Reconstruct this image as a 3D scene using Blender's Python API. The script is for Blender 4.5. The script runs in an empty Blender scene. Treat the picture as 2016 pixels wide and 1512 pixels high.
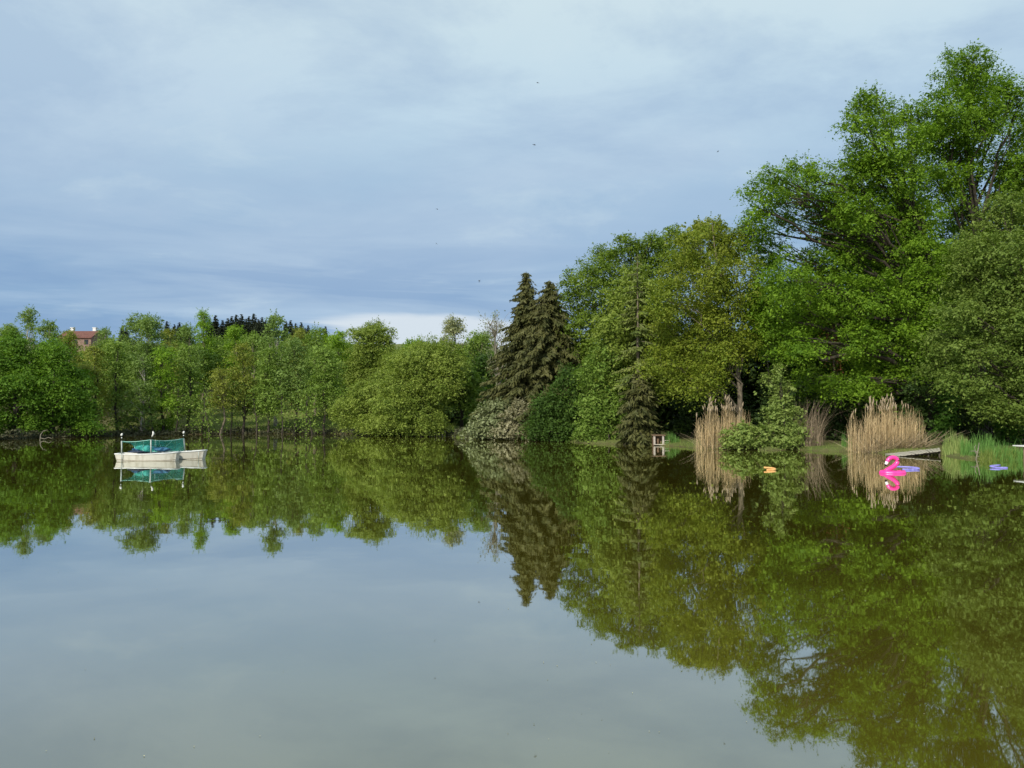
import bpy, math, random
import numpy as np
from mathutils import Vector

SC = bpy.context.scene
COL = SC.collection
PI = math.pi
F, CX, CY = 1530.0, 1008.0, 756.0          # photograph focal length and centre in its own pixels
HORIZON, CAM_H = 812.0, 2.6
PITCH = math.atan((HORIZON - CY) / F)
CP, SP = math.cos(PITCH), math.sin(PITCH)


def at(px, py, Y):
    u, v = (px - CX) / F, (CY - py) / F
    d = CP - v * SP
    k = Y / d
    return np.array([u * k, Y, CAM_H + (SP + v * CP) * k])


def gnd(px, py, z=0.0):
    u, v = (px - CX) / F, (CY - py) / F
    k = (z - CAM_H) / (SP + v * CP)
    return np.array([u * k, (CP - v * SP) * k])


def mpp(Y):
    return Y / F


# ------------------------------------------------------------------ object helpers
def put(me, name, parent=None, mat=None):
    o = bpy.data.objects.new(name, me)
    COL.objects.link(o)
    if mat is not None:
        me.materials.append(mat)
    if parent is not None:
        o.parent = parent
    return o


def tag(o, label, cat, group=None):
    o['label'] = label
    o['category'] = cat
    if group:
        o['group'] = group
    return o


def thing(name, label, cat, loc, rz=0.0, group=None):
    o = bpy.data.objects.new(name, None)
    o.empty_display_size = 0.3
    COL.objects.link(o)
    o.location = loc
    o.rotation_euler = (0, 0, rz)
    return tag(o, label, cat, group)


def kind(o, k):
    o['kind'] = k
    return o


def quad_mesh(name, V, Q, tint=None, smooth=False):
    me = bpy.data.meshes.new(name)
    n = len(Q)
    me.vertices.add(len(V))
    me.vertices.foreach_set('co', np.asarray(V, dtype=np.float32).ravel())
    me.loops.add(n * 4)
    me.loops.foreach_set('vertex_index', np.asarray(Q, dtype=np.int32).ravel())
    me.polygons.add(n)
    me.polygons.foreach_set('loop_start', np.arange(0, 4 * n, 4, dtype=np.int32))
    me.update(calc_edges=True)
    if tint is not None:
        a = me.attributes.new('tint', 'FLOAT', 'FACE')
        a.data.foreach_set('value', np.asarray(tint, dtype=np.float32))
    me.polygons.foreach_set('use_smooth', np.full(n, smooth, dtype=bool))
    return me


class MB:
    """collects solid shapes for one mesh"""

    def __init__(self):
        self.v, self.f = [], []

    def add(self, vs, fs):
        b = len(self.v)
        self.v += [tuple(map(float, p)) for p in vs]
        self.f += [tuple(i + b for i in q) for q in fs]

    def box(self, x0, x1, y0, y1, z0, z1):
        self.hexa([(x0, y0, z0), (x1, y0, z0), (x1, y1, z0), (x0, y1, z0),
                   (x0, y0, z1), (x1, y0, z1), (x1, y1, z1), (x0, y1, z1)])

    def hexa(self, p):
        self.add(p, [(0, 3, 2, 1), (4, 5, 6, 7), (0, 1, 5, 4), (1, 2, 6, 5), (2, 3, 7, 6), (3, 0, 4, 7)])

    def tube(self, pts, rad, k=8, sq=1.0):
        V, Q = tube_arrays(pts, rad, k, sq)
        b = len(self.v)
        self.add(V, Q)
        n = len(V)
        self.f.append(tuple(b + i for i in range(k))[::-1])
        self.f.append(tuple(b + n - k + i for i in range(k)))

    def build(self, name, mat, parent=None, smooth=False, bevel=0.0):
        me = bpy.data.meshes.new(name)
        me.from_pydata(self.v, [], self.f)
        me.update()
        if smooth:
            me.polygons.foreach_set('use_smooth', np.ones(len(me.polygons), dtype=bool))
        o = put(me, name, parent, mat)
        if bevel:
            m = o.modifiers.new('bevel', 'BEVEL')
            m.width = bevel
            m.segments = 2
        return o


def tube_arrays(pts, rad, k=6, sq=1.0):
    P = np.asarray(pts, float)
    n = len(P)
    R = np.full(n, rad, float) if np.isscalar(rad) else np.asarray(rad, float)
    T = np.gradient(P, axis=0)
    T /= np.linalg.norm(T, axis=1)[:, None] + 1e-9
    ref = np.array([0, 0, 1.0]) if abs(T[:, 2]).mean() < 0.75 else np.array([0, 1.0, 0])
    A = np.cross(T, ref)
    A /= np.linalg.norm(A, axis=1)[:, None] + 1e-9
    B = np.cross(A, T)
    th = np.arange(k) / k * 2 * PI
    V = (P[:, None, :] + R[:, None, None] * (np.cos(th)[None, :, None] * A[:, None, :]
                                            + sq * np.sin(th)[None, :, None] * B[:, None, :])).reshape(-1, 3)
    i = np.arange(n - 1)[:, None] * k
    j = np.arange(k)[None, :]
    j2 = (j + 1) % k
    Q = np.stack([i + j, i + j2, i + k + j2, i + k + j], -1).reshape(-1, 4)
    return V, Q


class Tubes:
    def __init__(self):
        self.V, self.Q, self.n = [], [], 0

    def add(self, pts, rad, k=6):
        V, Q = tube_arrays(pts, rad, k)
        self.V.append(V)
        self.Q.append(Q + self.n)
        self.n += len(V)

    def mesh(self, name):
        return quad_mesh(name, np.concatenate(self.V), np.concatenate(self.Q), smooth=True)


def curve_pts(a, b, sag, n, rng, wob=0.05):
    a, b = np.asarray(a, float), np.asarray(b, float)
    t = np.linspace(0, 1, n)[:, None]
    P = a + (b - a) * t
    P[:, 2] += sag * 4 * t[:, 0] * (1 - t[:, 0])
    L = np.linalg.norm(b - a)
    w = rng.normal(0, wob * L, (n, 3))
    w[0] = w[-1] = 0
    return P + w


# ------------------------------------------------------------------ materials
def new_mat(name):
    m = bpy.data.materials.new(name)
    m.use_nodes = True
    nt = m.node_tree
    nt.nodes.clear()
    out = nt.nodes.new('ShaderNodeOutputMaterial')
    return m, nt, out


def N(nt, typ, **kw):
    n = nt.nodes.new(typ)
    for k, v in kw.items():
        if k in n.inputs:
            n.inputs[k].default_value = v
        else:
            setattr(n, k, v)
    return n


def mixc(nt, fac, a, b, blend='MIX'):
    m = nt.nodes.new('ShaderNodeMix')
    m.data_type = 'RGBA'
    m.blend_type = blend
    for sock, val in ((0, fac), (6, a), (7, b)):
        if hasattr(val, 'is_linked'):
            nt.links.new(val, m.inputs[sock])
        else:
            m.inputs[sock].default_value = val if sock == 0 else (*val, 1.0)
    return m.outputs[2]


def math_(nt, op, a, b=None, clamp=False):
    m = nt.nodes.new('ShaderNodeMath')
    m.operation = op
    m.use_clamp = clamp
    for i, val in ((0, a), (1, b)):
        if val is None:
            continue
        if hasattr(val, 'is_linked'):
            nt.links.new(val, m.inputs[i])
        else:
            m.inputs[i].default_value = val
    return m.outputs[0]


def ramp(nt, fac, stops, interp='LINEAR'):
    r = nt.nodes.new('ShaderNodeValToRGB')
    r.color_ramp.interpolation = interp
    e = r.color_ramp.elements
    while len(e) < len(stops):
        e.new(0.5)
    for el, (p, c) in zip(e, stops):
        el.position = p
        el.color = (c, c, c, 1) if np.isscalar(c) else (*c, 1)
    nt.links.new(fac, r.inputs[0])
    return r.outputs[0]


LEAF_K = 1.95


def leaf_mat(name, a, b, trans=0.40, rough=0.6):
    a = tuple(x * LEAF_K for x in a)
    b = tuple(x * LEAF_K for x in b)
    m, nt, out = new_mat(name)
    at_ = N(nt, 'ShaderNodeAttribute', attribute_name='tint')
    c = mixc(nt, at_.outputs['Fac'], a, b)
    p = N(nt, 'ShaderNodeBsdfPrincipled', Roughness=rough)
    p.inputs['Specular IOR Level'].default_value = 0.25
    nt.links.new(c, p.inputs['Base Color'])
    t = N(nt, 'ShaderNodeBsdfTranslucent')
    ct = mixc(nt, 1.0, c, (1.15, 1.2, 0.55), 'MULTIPLY')
    nt.links.new(ct, t.inputs['Color'])
    mx = N(nt, 'ShaderNodeMixShader')
    mx.inputs[0].default_value = trans
    nt.links.new(p.outputs[0], mx.inputs[1])
    nt.links.new(t.outputs[0], mx.inputs[2])
    nt.links.new(mx.outputs[0], out.inputs[0])
    return m


def noisy_mat(name, a, b, scale=4.0, rough=0.8, stretch=(1, 1, 1), detail=6.0, bump=0.0, spec=0.3, lo=0.35, hi=0.65):
    m, nt, out = new_mat(name)
    tc = N(nt, 'ShaderNodeTexCoord')
    mp = N(nt, 'ShaderNodeMapping')
    mp.inputs['Scale'].default_value = stretch
    nt.links.new(tc.outputs['Object'], mp.inputs[0])
    nz = N(nt, 'ShaderNodeTexNoise', Scale=scale, Detail=detail, Roughness=0.6)
    nt.links.new(mp.outputs[0], nz.inputs['Vector'])
    f = ramp(nt, nz.outputs['Fac'], [(lo, 0.0), (hi, 1.0)])
    c = mixc(nt, f, a, b)
    p = N(nt, 'ShaderNodeBsdfPrincipled', Roughness=rough)
    p.inputs['Specular IOR Level'].default_value = spec
    nt.links.new(c, p.inputs['Base Color'])
    if bump:
        bp = N(nt, 'ShaderNodeBump', Strength=0.6, Distance=bump)
        nt.links.new(nz.outputs['Fac'], bp.inputs['Height'])
        nt.links.new(bp.outputs[0], p.inputs['Normal'])
    nt.links.new(p.outputs[0], out.inputs[0])
    return m


M = {}
M['bark'] = noisy_mat('bark', (0.10, 0.08, 0.055), (0.20, 0.17, 0.125), 3.0, 0.95, (4, 4, 0.7), bump=0.03)
M['dark_bark'] = noisy_mat('dark_bark', (0.032, 0.026, 0.019), (0.075, 0.062, 0.047), 3.0, 0.95, (4, 4, 0.7), bump=0.03)
M['birch_bark'] = noisy_mat('birch_bark', (0.16, 0.14, 0.11), (0.42, 0.40, 0.35), 2.0, 0.85, (3, 3, 1.6))
M['twig'] = noisy_mat('twig', (0.15, 0.135, 0.10), (0.27, 0.245, 0.185), 2.0, 0.9)
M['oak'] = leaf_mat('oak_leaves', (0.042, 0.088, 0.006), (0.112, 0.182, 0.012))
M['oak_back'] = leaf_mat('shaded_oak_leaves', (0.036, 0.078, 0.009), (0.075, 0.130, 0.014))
M['maple'] = leaf_mat('olive_maple_leaves', (0.068, 0.105, 0.010), (0.140, 0.158, 0.018))
M['beech'] = leaf_mat('beech_leaves', (0.052, 0.090, 0.010), (0.112, 0.155, 0.020))
M['willow'] = leaf_mat('willow_leaves', (0.082, 0.118, 0.018), (0.155, 0.190, 0.036))
M['grey_green'] = leaf_mat('pale_hornbeam_leaves', (0.058, 0.094, 0.015), (0.116, 0.155, 0.031))
M['alder'] = leaf_mat('alder_leaves', (0.070, 0.118, 0.019), (0.138, 0.190, 0.038))
M['alder_warm'] = leaf_mat('warm_alder_leaves', (0.090, 0.112, 0.017), (0.165, 0.178, 0.034))
M['birch'] = leaf_mat('birch_leaves', (0.068, 0.110, 0.026), (0.128, 0.180, 0.045))
M['bright'] = leaf_mat('fresh_leaves', (0.075, 0.140, 0.010), (0.145, 0.220, 0.020))
M['dark_leaf'] = leaf_mat('dark_leaves', (0.022, 0.045, 0.008), (0.048, 0.088, 0.013))
M['maple_green'] = leaf_mat('green_maple_leaves', (0.042, 0.092, 0.009), (0.095, 0.165, 0.015))
M['pale_bush'] = leaf_mat('pale_bush_leaves', (0.080, 0.120, 0.025), (0.165, 0.205, 0.055))
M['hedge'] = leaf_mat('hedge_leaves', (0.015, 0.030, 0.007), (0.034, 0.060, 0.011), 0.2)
M['spruce'] = leaf_mat('spruce_needles', (0.026, 0.031, 0.009), (0.066, 0.066, 0.021), 0.12, 0.6)
M['spruce_green'] = leaf_mat('green_spruce_needles', (0.045, 0.065, 0.015), (0.098, 0.115, 0.028), 0.15, 0.6)
M['far_spruce'] = leaf_mat('far_spruce_needles', (0.008, 0.013, 0.006), (0.020, 0.026, 0.012), 0.08, 0.7)
M['pale_shrub'] = leaf_mat('pale_shrub_leaves', (0.085, 0.085, 0.042), (0.20, 0.185, 0.115), 0.25)
M['sage_shrub'] = leaf_mat('sage_shrub_leaves', (0.065, 0.082, 0.030), (0.145, 0.160, 0.080), 0.25)
M['poplar'] = leaf_mat('young_poplar_leaves', (0.10, 0.112, 0.048), (0.20, 0.205, 0.105), 0.3)
M['bush'] = leaf_mat('bush_leaves', (0.058, 0.104, 0.014), (0.122, 0.172, 0.032))
M['ivy'] = leaf_mat('ivy_leaves', (0.028, 0.075, 0.010), (0.070, 0.140, 0.018))
M['rust'] = leaf_mat('rusty_leaves', (0.13, 0.055, 0.022), (0.24, 0.12, 0.05), 0.2)
M['grass'] = leaf_mat('grass_blades', (0.070, 0.115, 0.020), (0.165, 0.185, 0.052))
M['sedge'] = leaf_mat('sedge_blades', (0.042, 0.105, 0.020), (0.100, 0.180, 0.045))
M['pale_sedge'] = leaf_mat('pale_sedge_blades', (0.090, 0.140, 0.035), (0.215, 0.240, 0.090))
M['reed'] = leaf_mat('dry_reed_stems', (0.165, 0.12, 0.065), (0.35, 0.27, 0.155), 0.2)
M['reed_low'] = leaf_mat('fallen_reed_stems', (0.10, 0.08, 0.05), (0.26, 0.205, 0.135), 0.15)
M['plume'] = leaf_mat('reed_plumes', (0.15, 0.115, 0.075), (0.30, 0.245, 0.17), 0.3)
M['dry_brush'] = leaf_mat('dry_brush_twigs', (0.075, 0.058, 0.04), (0.20, 0.155, 0.105), 0.1)
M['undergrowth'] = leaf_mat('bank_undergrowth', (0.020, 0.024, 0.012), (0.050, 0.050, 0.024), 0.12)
M['hull'] = noisy_mat('cream_hull_paint', (0.35, 0.325, 0.255), (0.51, 0.49, 0.42), 1.6, 0.5, (2.2, 1, 0.8), lo=0.26, hi=0.55)
M['rim'] = noisy_mat('white_rim', (0.62, 0.63, 0.60), (0.72, 0.72, 0.69), 2.0, 0.5)
M['grime'] = noisy_mat('brown_waterline_grime', (0.20, 0.16, 0.11), (0.36, 0.31, 0.23), 3.0, 0.8)
M['pole'] = noisy_mat('weathered_pole', (0.33, 0.37, 0.34), (0.47, 0.51, 0.47), 3.0, 0.7)
M['white_float'] = noisy_mat('white_float', (0.62, 0.61, 0.56), (0.72, 0.71, 0.67), 3.0, 0.5)
M['steel'] = noisy_mat('dark_stake', (0.03, 0.04, 0.035), (0.06, 0.07, 0.06), 3.0, 0.7)
M['seam'] = noisy_mat('pale_net_rope', (0.26, 0.55, 0.47), (0.38, 0.66, 0.57), 5.0, 0.8)
M['tarp'] = noisy_mat('blue_tarp', (0.012, 0.050, 0.12), (0.05, 0.17, 0.28), 2.4, 0.45, bump=0.05)
M['navy'] = noisy_mat('navy_cushion', (0.012, 0.022, 0.045), (0.04, 0.06, 0.10), 3.0, 0.7)
M['plank'] = noisy_mat('weathered_planks', (0.33, 0.30, 0.235), (0.54, 0.50, 0.41), 2.0, 0.85, (1, 7, 7), bump=0.01)
M['under'] = noisy_mat('shadow_dark_timber', (0.035, 0.03, 0.022), (0.08, 0.065, 0.05), 3.0, 0.8)  # shadow beneath the landing is put into this beam and leg colour
M['pale_wood'] = noisy_mat('whitewashed_wood', (0.26, 0.225, 0.19), (0.46, 0.41, 0.365), 5.0, 0.8, (3, 3, 1))
M['brown_wood'] = noisy_mat('brown_wood', (0.10, 0.065, 0.04), (0.21, 0.14, 0.09), 5.0, 0.85, (3, 3, 1))
M['white_wood'] = noisy_mat('white_jetty', (0.66, 0.64, 0.60), (0.80, 0.78, 0.74), 4.0, 0.7)
M['pink'] = noisy_mat('pink_vinyl', (0.80, 0.030, 0.25), (0.86, 0.055, 0.33), 1.5, 0.30, spec=0.6)
M['beak_white'] = noisy_mat('white_vinyl', (0.78, 0.74, 0.74), (0.84, 0.81, 0.81), 2.0, 0.35)
M['black'] = noisy_mat('black_vinyl', (0.012, 0.010, 0.012), (0.03, 0.025, 0.03), 2.0, 0.35)
M['purple'] = noisy_mat('purple_foam', (0.18, 0.17, 0.52), (0.30, 0.28, 0.66), 6.0, 0.8)
M['orange'] = noisy_mat('orange_foam', (0.66, 0.32, 0.10), (0.72, 0.40, 0.16), 6.0, 0.8)
M['roof'] = noisy_mat('red_roof_tiles', (0.13, 0.055, 0.042), (0.20, 0.09, 0.068), 2.0, 0.85)
M['brickwall'] = noisy_mat('pinkish_wall', (0.20, 0.13, 0.10), (0.28, 0.19, 0.15), 2.0, 0.85)
M['chimney'] = noisy_mat('white_chimney', (0.70, 0.70, 0.68), (0.80, 0.80, 0.78), 2.0, 0.8)
M['window'] = noisy_mat('dark_window', (0.02, 0.025, 0.03), (0.05, 0.06, 0.07), 2.0, 0.15)
M['bird'] = noisy_mat('dark_plumage', (0.02, 0.02, 0.025), (0.05, 0.05, 0.055), 8.0, 0.7)
M['debris'] = leaf_mat('floating_leaf_bits', (0.08, 0.075, 0.03), (0.30, 0.28, 0.17), 0.1)

# net: a fine teal mesh that lets part of what lies behind show through
m, nt, out = new_mat('teal_net')
p = N(nt, 'ShaderNodeBsdfPrincipled', Roughness=0.7)
nz = N(nt, 'ShaderNodeTexNoise', Scale=5.0, Detail=5.0)
tc = N(nt, 'ShaderNodeTexCoord')
nt.links.new(tc.outputs['Object'], nz.inputs['Vector'])
nt.links.new(mixc(nt, nz.outputs['Fac'], (0.02, 0.30, 0.235), (0.07, 0.50, 0.41)), p.inputs['Base Color'])
tr = N(nt, 'ShaderNodeBsdfTransparent')
mx = N(nt, 'ShaderNodeMixShader')
nt.links.new(math_(nt, 'MULTIPLY_ADD', nz.outputs['Fac'], 0.5, True), mx.inputs[0])
mx.inputs[0].links[0].from_node.inputs[2].default_value = 0.24
nt.links.new(tr.outputs[0], mx.inputs[1])
nt.links.new(p.outputs[0], mx.inputs[2])
nt.links.new(mx.outputs[0], out.inputs[0])
M['net'] = m

# water: murky olive body under a calm, slightly rippled surface
m, nt, out = new_mat('pond_water')
tc = N(nt, 'ShaderNodeTexCoord')
mp = N(nt, 'ShaderNodeMapping')
mp.inputs['Scale'].default_value = (1.0, 1.0, 1.0)
nt.links.new(tc.outputs['Object'], mp.inputs[0])
n1 = N(nt, 'ShaderNodeTexNoise', Scale=1.1, Detail=2.0, Roughness=0.45)
n2 = N(nt, 'ShaderNodeTexNoise', Scale=0.10, Detail=3.0)
n3 = N(nt, 'ShaderNodeTexNoise', Scale=0.35, Detail=2.0)
for n_ in (n1, n2, n3):
    nt.links.new(mp.outputs[0], n_.inputs['Vector'])
amp = ramp(nt, n2.outputs['Fac'], [(0.35, 0.35), (0.65, 1.0)])
hgt = math_(nt, 'ADD', math_(nt, 'MULTIPLY', n1.outputs['Fac'], amp), math_(nt, 'MULTIPLY', n3.outputs['Fac'], 1.6))
bp = N(nt, 'ShaderNodeBump', Strength=1.0, Distance=0.0020)
nt.links.new(hgt, bp.inputs['Height'])
body = N(nt, 'ShaderNodeBsdfDiffuse')
nt.links.new(mixc(nt, ramp(nt, n2.outputs['Fac'], [(0.3, 0.0), (0.7, 1.0)]), (0.082, 0.071, 0.008), (0.100, 0.085, 0.010)), body.inputs['Color'])
gl = N(nt, 'ShaderNodeBsdfGlossy', Roughness=0.019)
gl.inputs['Color'].default_value = (0.95, 0.97, 0.95, 1)
nt.links.new(bp.outputs[0], gl.inputs['Normal'])
lw = N(nt, 'ShaderNodeLayerWeight', Blend=0.5)
cosv = math_(nt, 'SUBTRACT', 1.0, lw.outputs['Facing'])
refl = ramp(nt, cosv, [(0.0, 0.96), (0.08, 0.87), (0.18, 0.74), (0.33, 0.46), (0.45, 0.32), (1.0, 0.06)])
mx = N(nt, 'ShaderNodeMixShader')
nt.links.new(refl, mx.inputs[0])
nt.links.new(body.outputs[0], mx.inputs[1])
nt.links.new(gl.outputs[0], mx.inputs[2])
nt.links.new(mx.outputs[0], out.inputs[0])
M['water'] = m

# ground: lawn green with worn, dry and earthy patches; bare earth on the wet bank edge
m, nt, out = new_mat('lawn_and_bank')
tc = N(nt, 'ShaderNodeTexCoord')
n1 = N(nt, 'ShaderNodeTexNoise', Scale=0.25, Detail=6.0, Roughness=0.65)
n2 = N(nt, 'ShaderNodeTexNoise', Scale=6.0, Detail=5.0, Roughness=0.7)
for n_ in (n1, n2):
    nt.links.new(tc.outputs['Object'], n_.inputs['Vector'])
g = mixc(nt, ramp(nt, n1.outputs['Fac'], [(0.35, 0), (0.65, 1)]), (0.140, 0.175, 0.050), (0.250, 0.255, 0.095))
g = mixc(nt, ramp(nt, n2.outputs['Fac'], [(0.3, 0), (0.75, 1)]), g, (0.065, 0.10, 0.022))
at_ = N(nt, 'ShaderNodeAttribute', attribute_name='earth')
e = math_(nt, 'ADD', at_.outputs['Fac'], math_(nt, 'MULTIPLY', math_(nt, 'SUBTRACT', n2.outputs['Fac'], 0.5), 0.8), True)
ea = mixc(nt, n2.outputs['Fac'], (0.045, 0.036, 0.02), (0.15, 0.12, 0.065))
g = mixc(nt, e, g, ea)
p = N(nt, 'ShaderNodeBsdfPrincipled', Roughness=0.95)
p.inputs['Specular IOR Level'].default_value = 0.1
nt.links.new(g, p.inputs['Base Color'])
bp = N(nt, 'ShaderNodeBump', Strength=0.7, Distance=0.08)
nt.links.new(n2.outputs['Fac'], bp.inputs['Height'])
nt.links.new(bp.outputs[0], p.inputs['Normal'])
nt.links.new(p.outputs[0], out.inputs[0])
M['ground'] = m

# ------------------------------------------------------------------ terrain and water
shore_px = [(-700, 905), (-300, 885), (0, 866), (100, 862), (250, 858), (450, 854), (640, 854), (700, 855), (820, 858),
            (885, 859), (930, 864), (1050, 866), (1100, 868), (1150, 873), (1280, 877), (1330, 879), (1380, 884),
            (1480, 885), (1500, 888), (1560, 885), (1600, 888), (1690, 890), (1740, 892), (1850, 897), (1900, 903),
            (2016, 906), (2200, 925), (2500, 955)]
shore = [gnd(*p_) for p_ in shore_px]
shore += [np.array(q) for q in ((25, 12), (18, 4), (8, 2.4), (-2, 2.2), (-14, 2.0), (-34, 6), (-52, 20))]
srng = np.random.default_rng(5)
pts = []
for a_, b_ in zip(shore, shore[1:] + shore[:1]):
    L_ = np.linalg.norm(b_ - a_)
    k_ = max(1, int(L_ / 1.6))
    for i_ in range(k_):
        q = a_ + (b_ - a_) * i_ / k_
        pts.append(q + srng.normal(0, 0.16, 2))
SH = np.array(pts)


def shore_dist(X, Y):
    """signed distance to the shoreline, negative over the pond"""
    sh = X.shape
    P = np.stack([X.ravel(), Y.ravel()], 1)
    A, B = SH, np.roll(SH, -1, 0)
    best = np.full(len(P), 1e9)
    ins = np.zeros(len(P), bool)
    for a, b in zip(A, B):
        d = b - a
        t = np.clip(((P - a) @ d) / (d @ d), 0, 1)
        best = np.minimum(best, np.hypot(P[:, 0] - a[0] - t * d[0], P[:, 1] - a[1] - t * d[1]))
        c = (a[1] > P[:, 1]) != (b[1] > P[:, 1])
        xi = a[0] + (P[:, 1] - a[1]) * d[0] / (d[1] if abs(d[1]) > 1e-9 else 1e-9)
        ins ^= c & (P[:, 0] < xi)
    return np.where(ins, -best, best).reshape(sh)


def smooth(a, b, x):
    t = np.clip((x - a) / (b - a), 0, 1)
    return t * t * (3 - 2 * t)


def height(X, Y):
    X, Y = np.asarray(X, float), np.asarray(Y, float)
    d = shore_dist(X, Y)
    inside = -np.minimum(1.4, 0.05 + -d * 0.5)
    left = smooth(14, -8, X) * smooth(60, 85, Y)
    hill = 0.155 * np.clip(Y - 97, 0, 170) * left
    hill = hill + 0.02 * np.clip(Y - 70, 0, 150) * (1 - left)
    out_ = 0.30 * (1 - np.exp(-np.maximum(d, 0) / 0.6)) + 0.012 * np.clip(d, 0, 30) + hill
    out_ = out_ + 0.05 * np.sin(X * 0.7 + 1.3) * np.sin(Y * 0.6) * smooth(0.5, 3, d)
    return np.where(d < 0, inside, out_)


def axis(lo, hi, step, far):
    mid = np.arange(lo, hi + step / 2, step)
    k = np.cumsum(step * 1.25 ** np.arange(1, 60))
    k = k[k < far]
    return np.concatenate([lo - k[::-1], mid, hi + k])


gx, gy = axis(-62, 50, 0.55, 2600), axis(-6, 104, 0.55, 2600)
GX, GY = np.meshgrid(gx, gy)
GZ = height(GX, GY)
GD = shore_dist(GX, GY)
V = np.stack([GX, GY, GZ], -1).reshape(-1, 3)
nx, ny = len(gx), len(gy)
i_ = np.arange(ny - 1)[:, None] * nx + np.arange(nx - 1)[None, :]
Q = np.stack([i_, i_ + 1, i_ + nx + 1, i_ + nx], -1).reshape(-1, 4)
me = quad_mesh('ground', V, Q, smooth=True)
a_ = me.attributes.new('earth', 'FLOAT', 'POINT')
woods = smooth(8, 22, GX) * smooth(3.5, 6, GD) + smooth(-2, -14, GX) * smooth(4.5, 1.5, GD) * smooth(60, 75, GY)
woods = woods + smooth(-38, -48, GX) * smooth(0, 2, GD)
a_.data.foreach_set('value', np.clip(smooth(0.5, 0.05, GD) * 0.8 + woods * 0.7, 0, 1).ravel().astype(np.float32))
kind(put(me, 'ground', None, M['ground']), 'structure')


def hz(x, y):
    return float(height(np.array([x]), np.array([y]))[0])


# water sheet, a little larger than the pond so that it meets the banks
wx, wy = np.linspace(-75, 60, 28), np.linspace(-1.5, 106, 24)
WX, WY = np.meshgrid(wx, wy)
V = np.stack([WX, WY, np.zeros_like(WX)], -1).reshape(-1, 3)
i_ = np.arange(len(wy) - 1)[:, None] * len(wx) + np.arange(len(wx) - 1)[None, :]
Q = np.stack([i_, i_ + 1, i_ + len(wx) + 1, i_ + len(wx)], -1).reshape(-1, 4)
kind(put(quad_mesh('water', V, Q), 'water', None, M['water']), 'structure')


# ------------------------------------------------------------------ foliage
def unit(v):
    return v / (np.linalg.norm(v, axis=-1, keepdims=True) + 1e-9)


def leaves_mesh(name, C, Nn, S, T, rng, aspect=0.55, fold=0.25, along=None):
    n = len(C)
    Nn = unit(Nn)
    R = rng.normal(size=(n, 3)) if along is None else along
    t = unit(R - (R * Nn).sum(1)[:, None] * Nn)
    b = np.cross(Nn, t)
    s = S[:, None]
    w = s * aspect
    V = np.stack([C - t * s, C + b * w + Nn * w * fold, C + t * s, C - b * w + Nn * w * fold], 1).reshape(-1, 3)
    Q = np.arange(4 * n).reshape(-1, 4)
    return quad_mesh(name, V, Q, np.clip(T, 0, 1))


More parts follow.
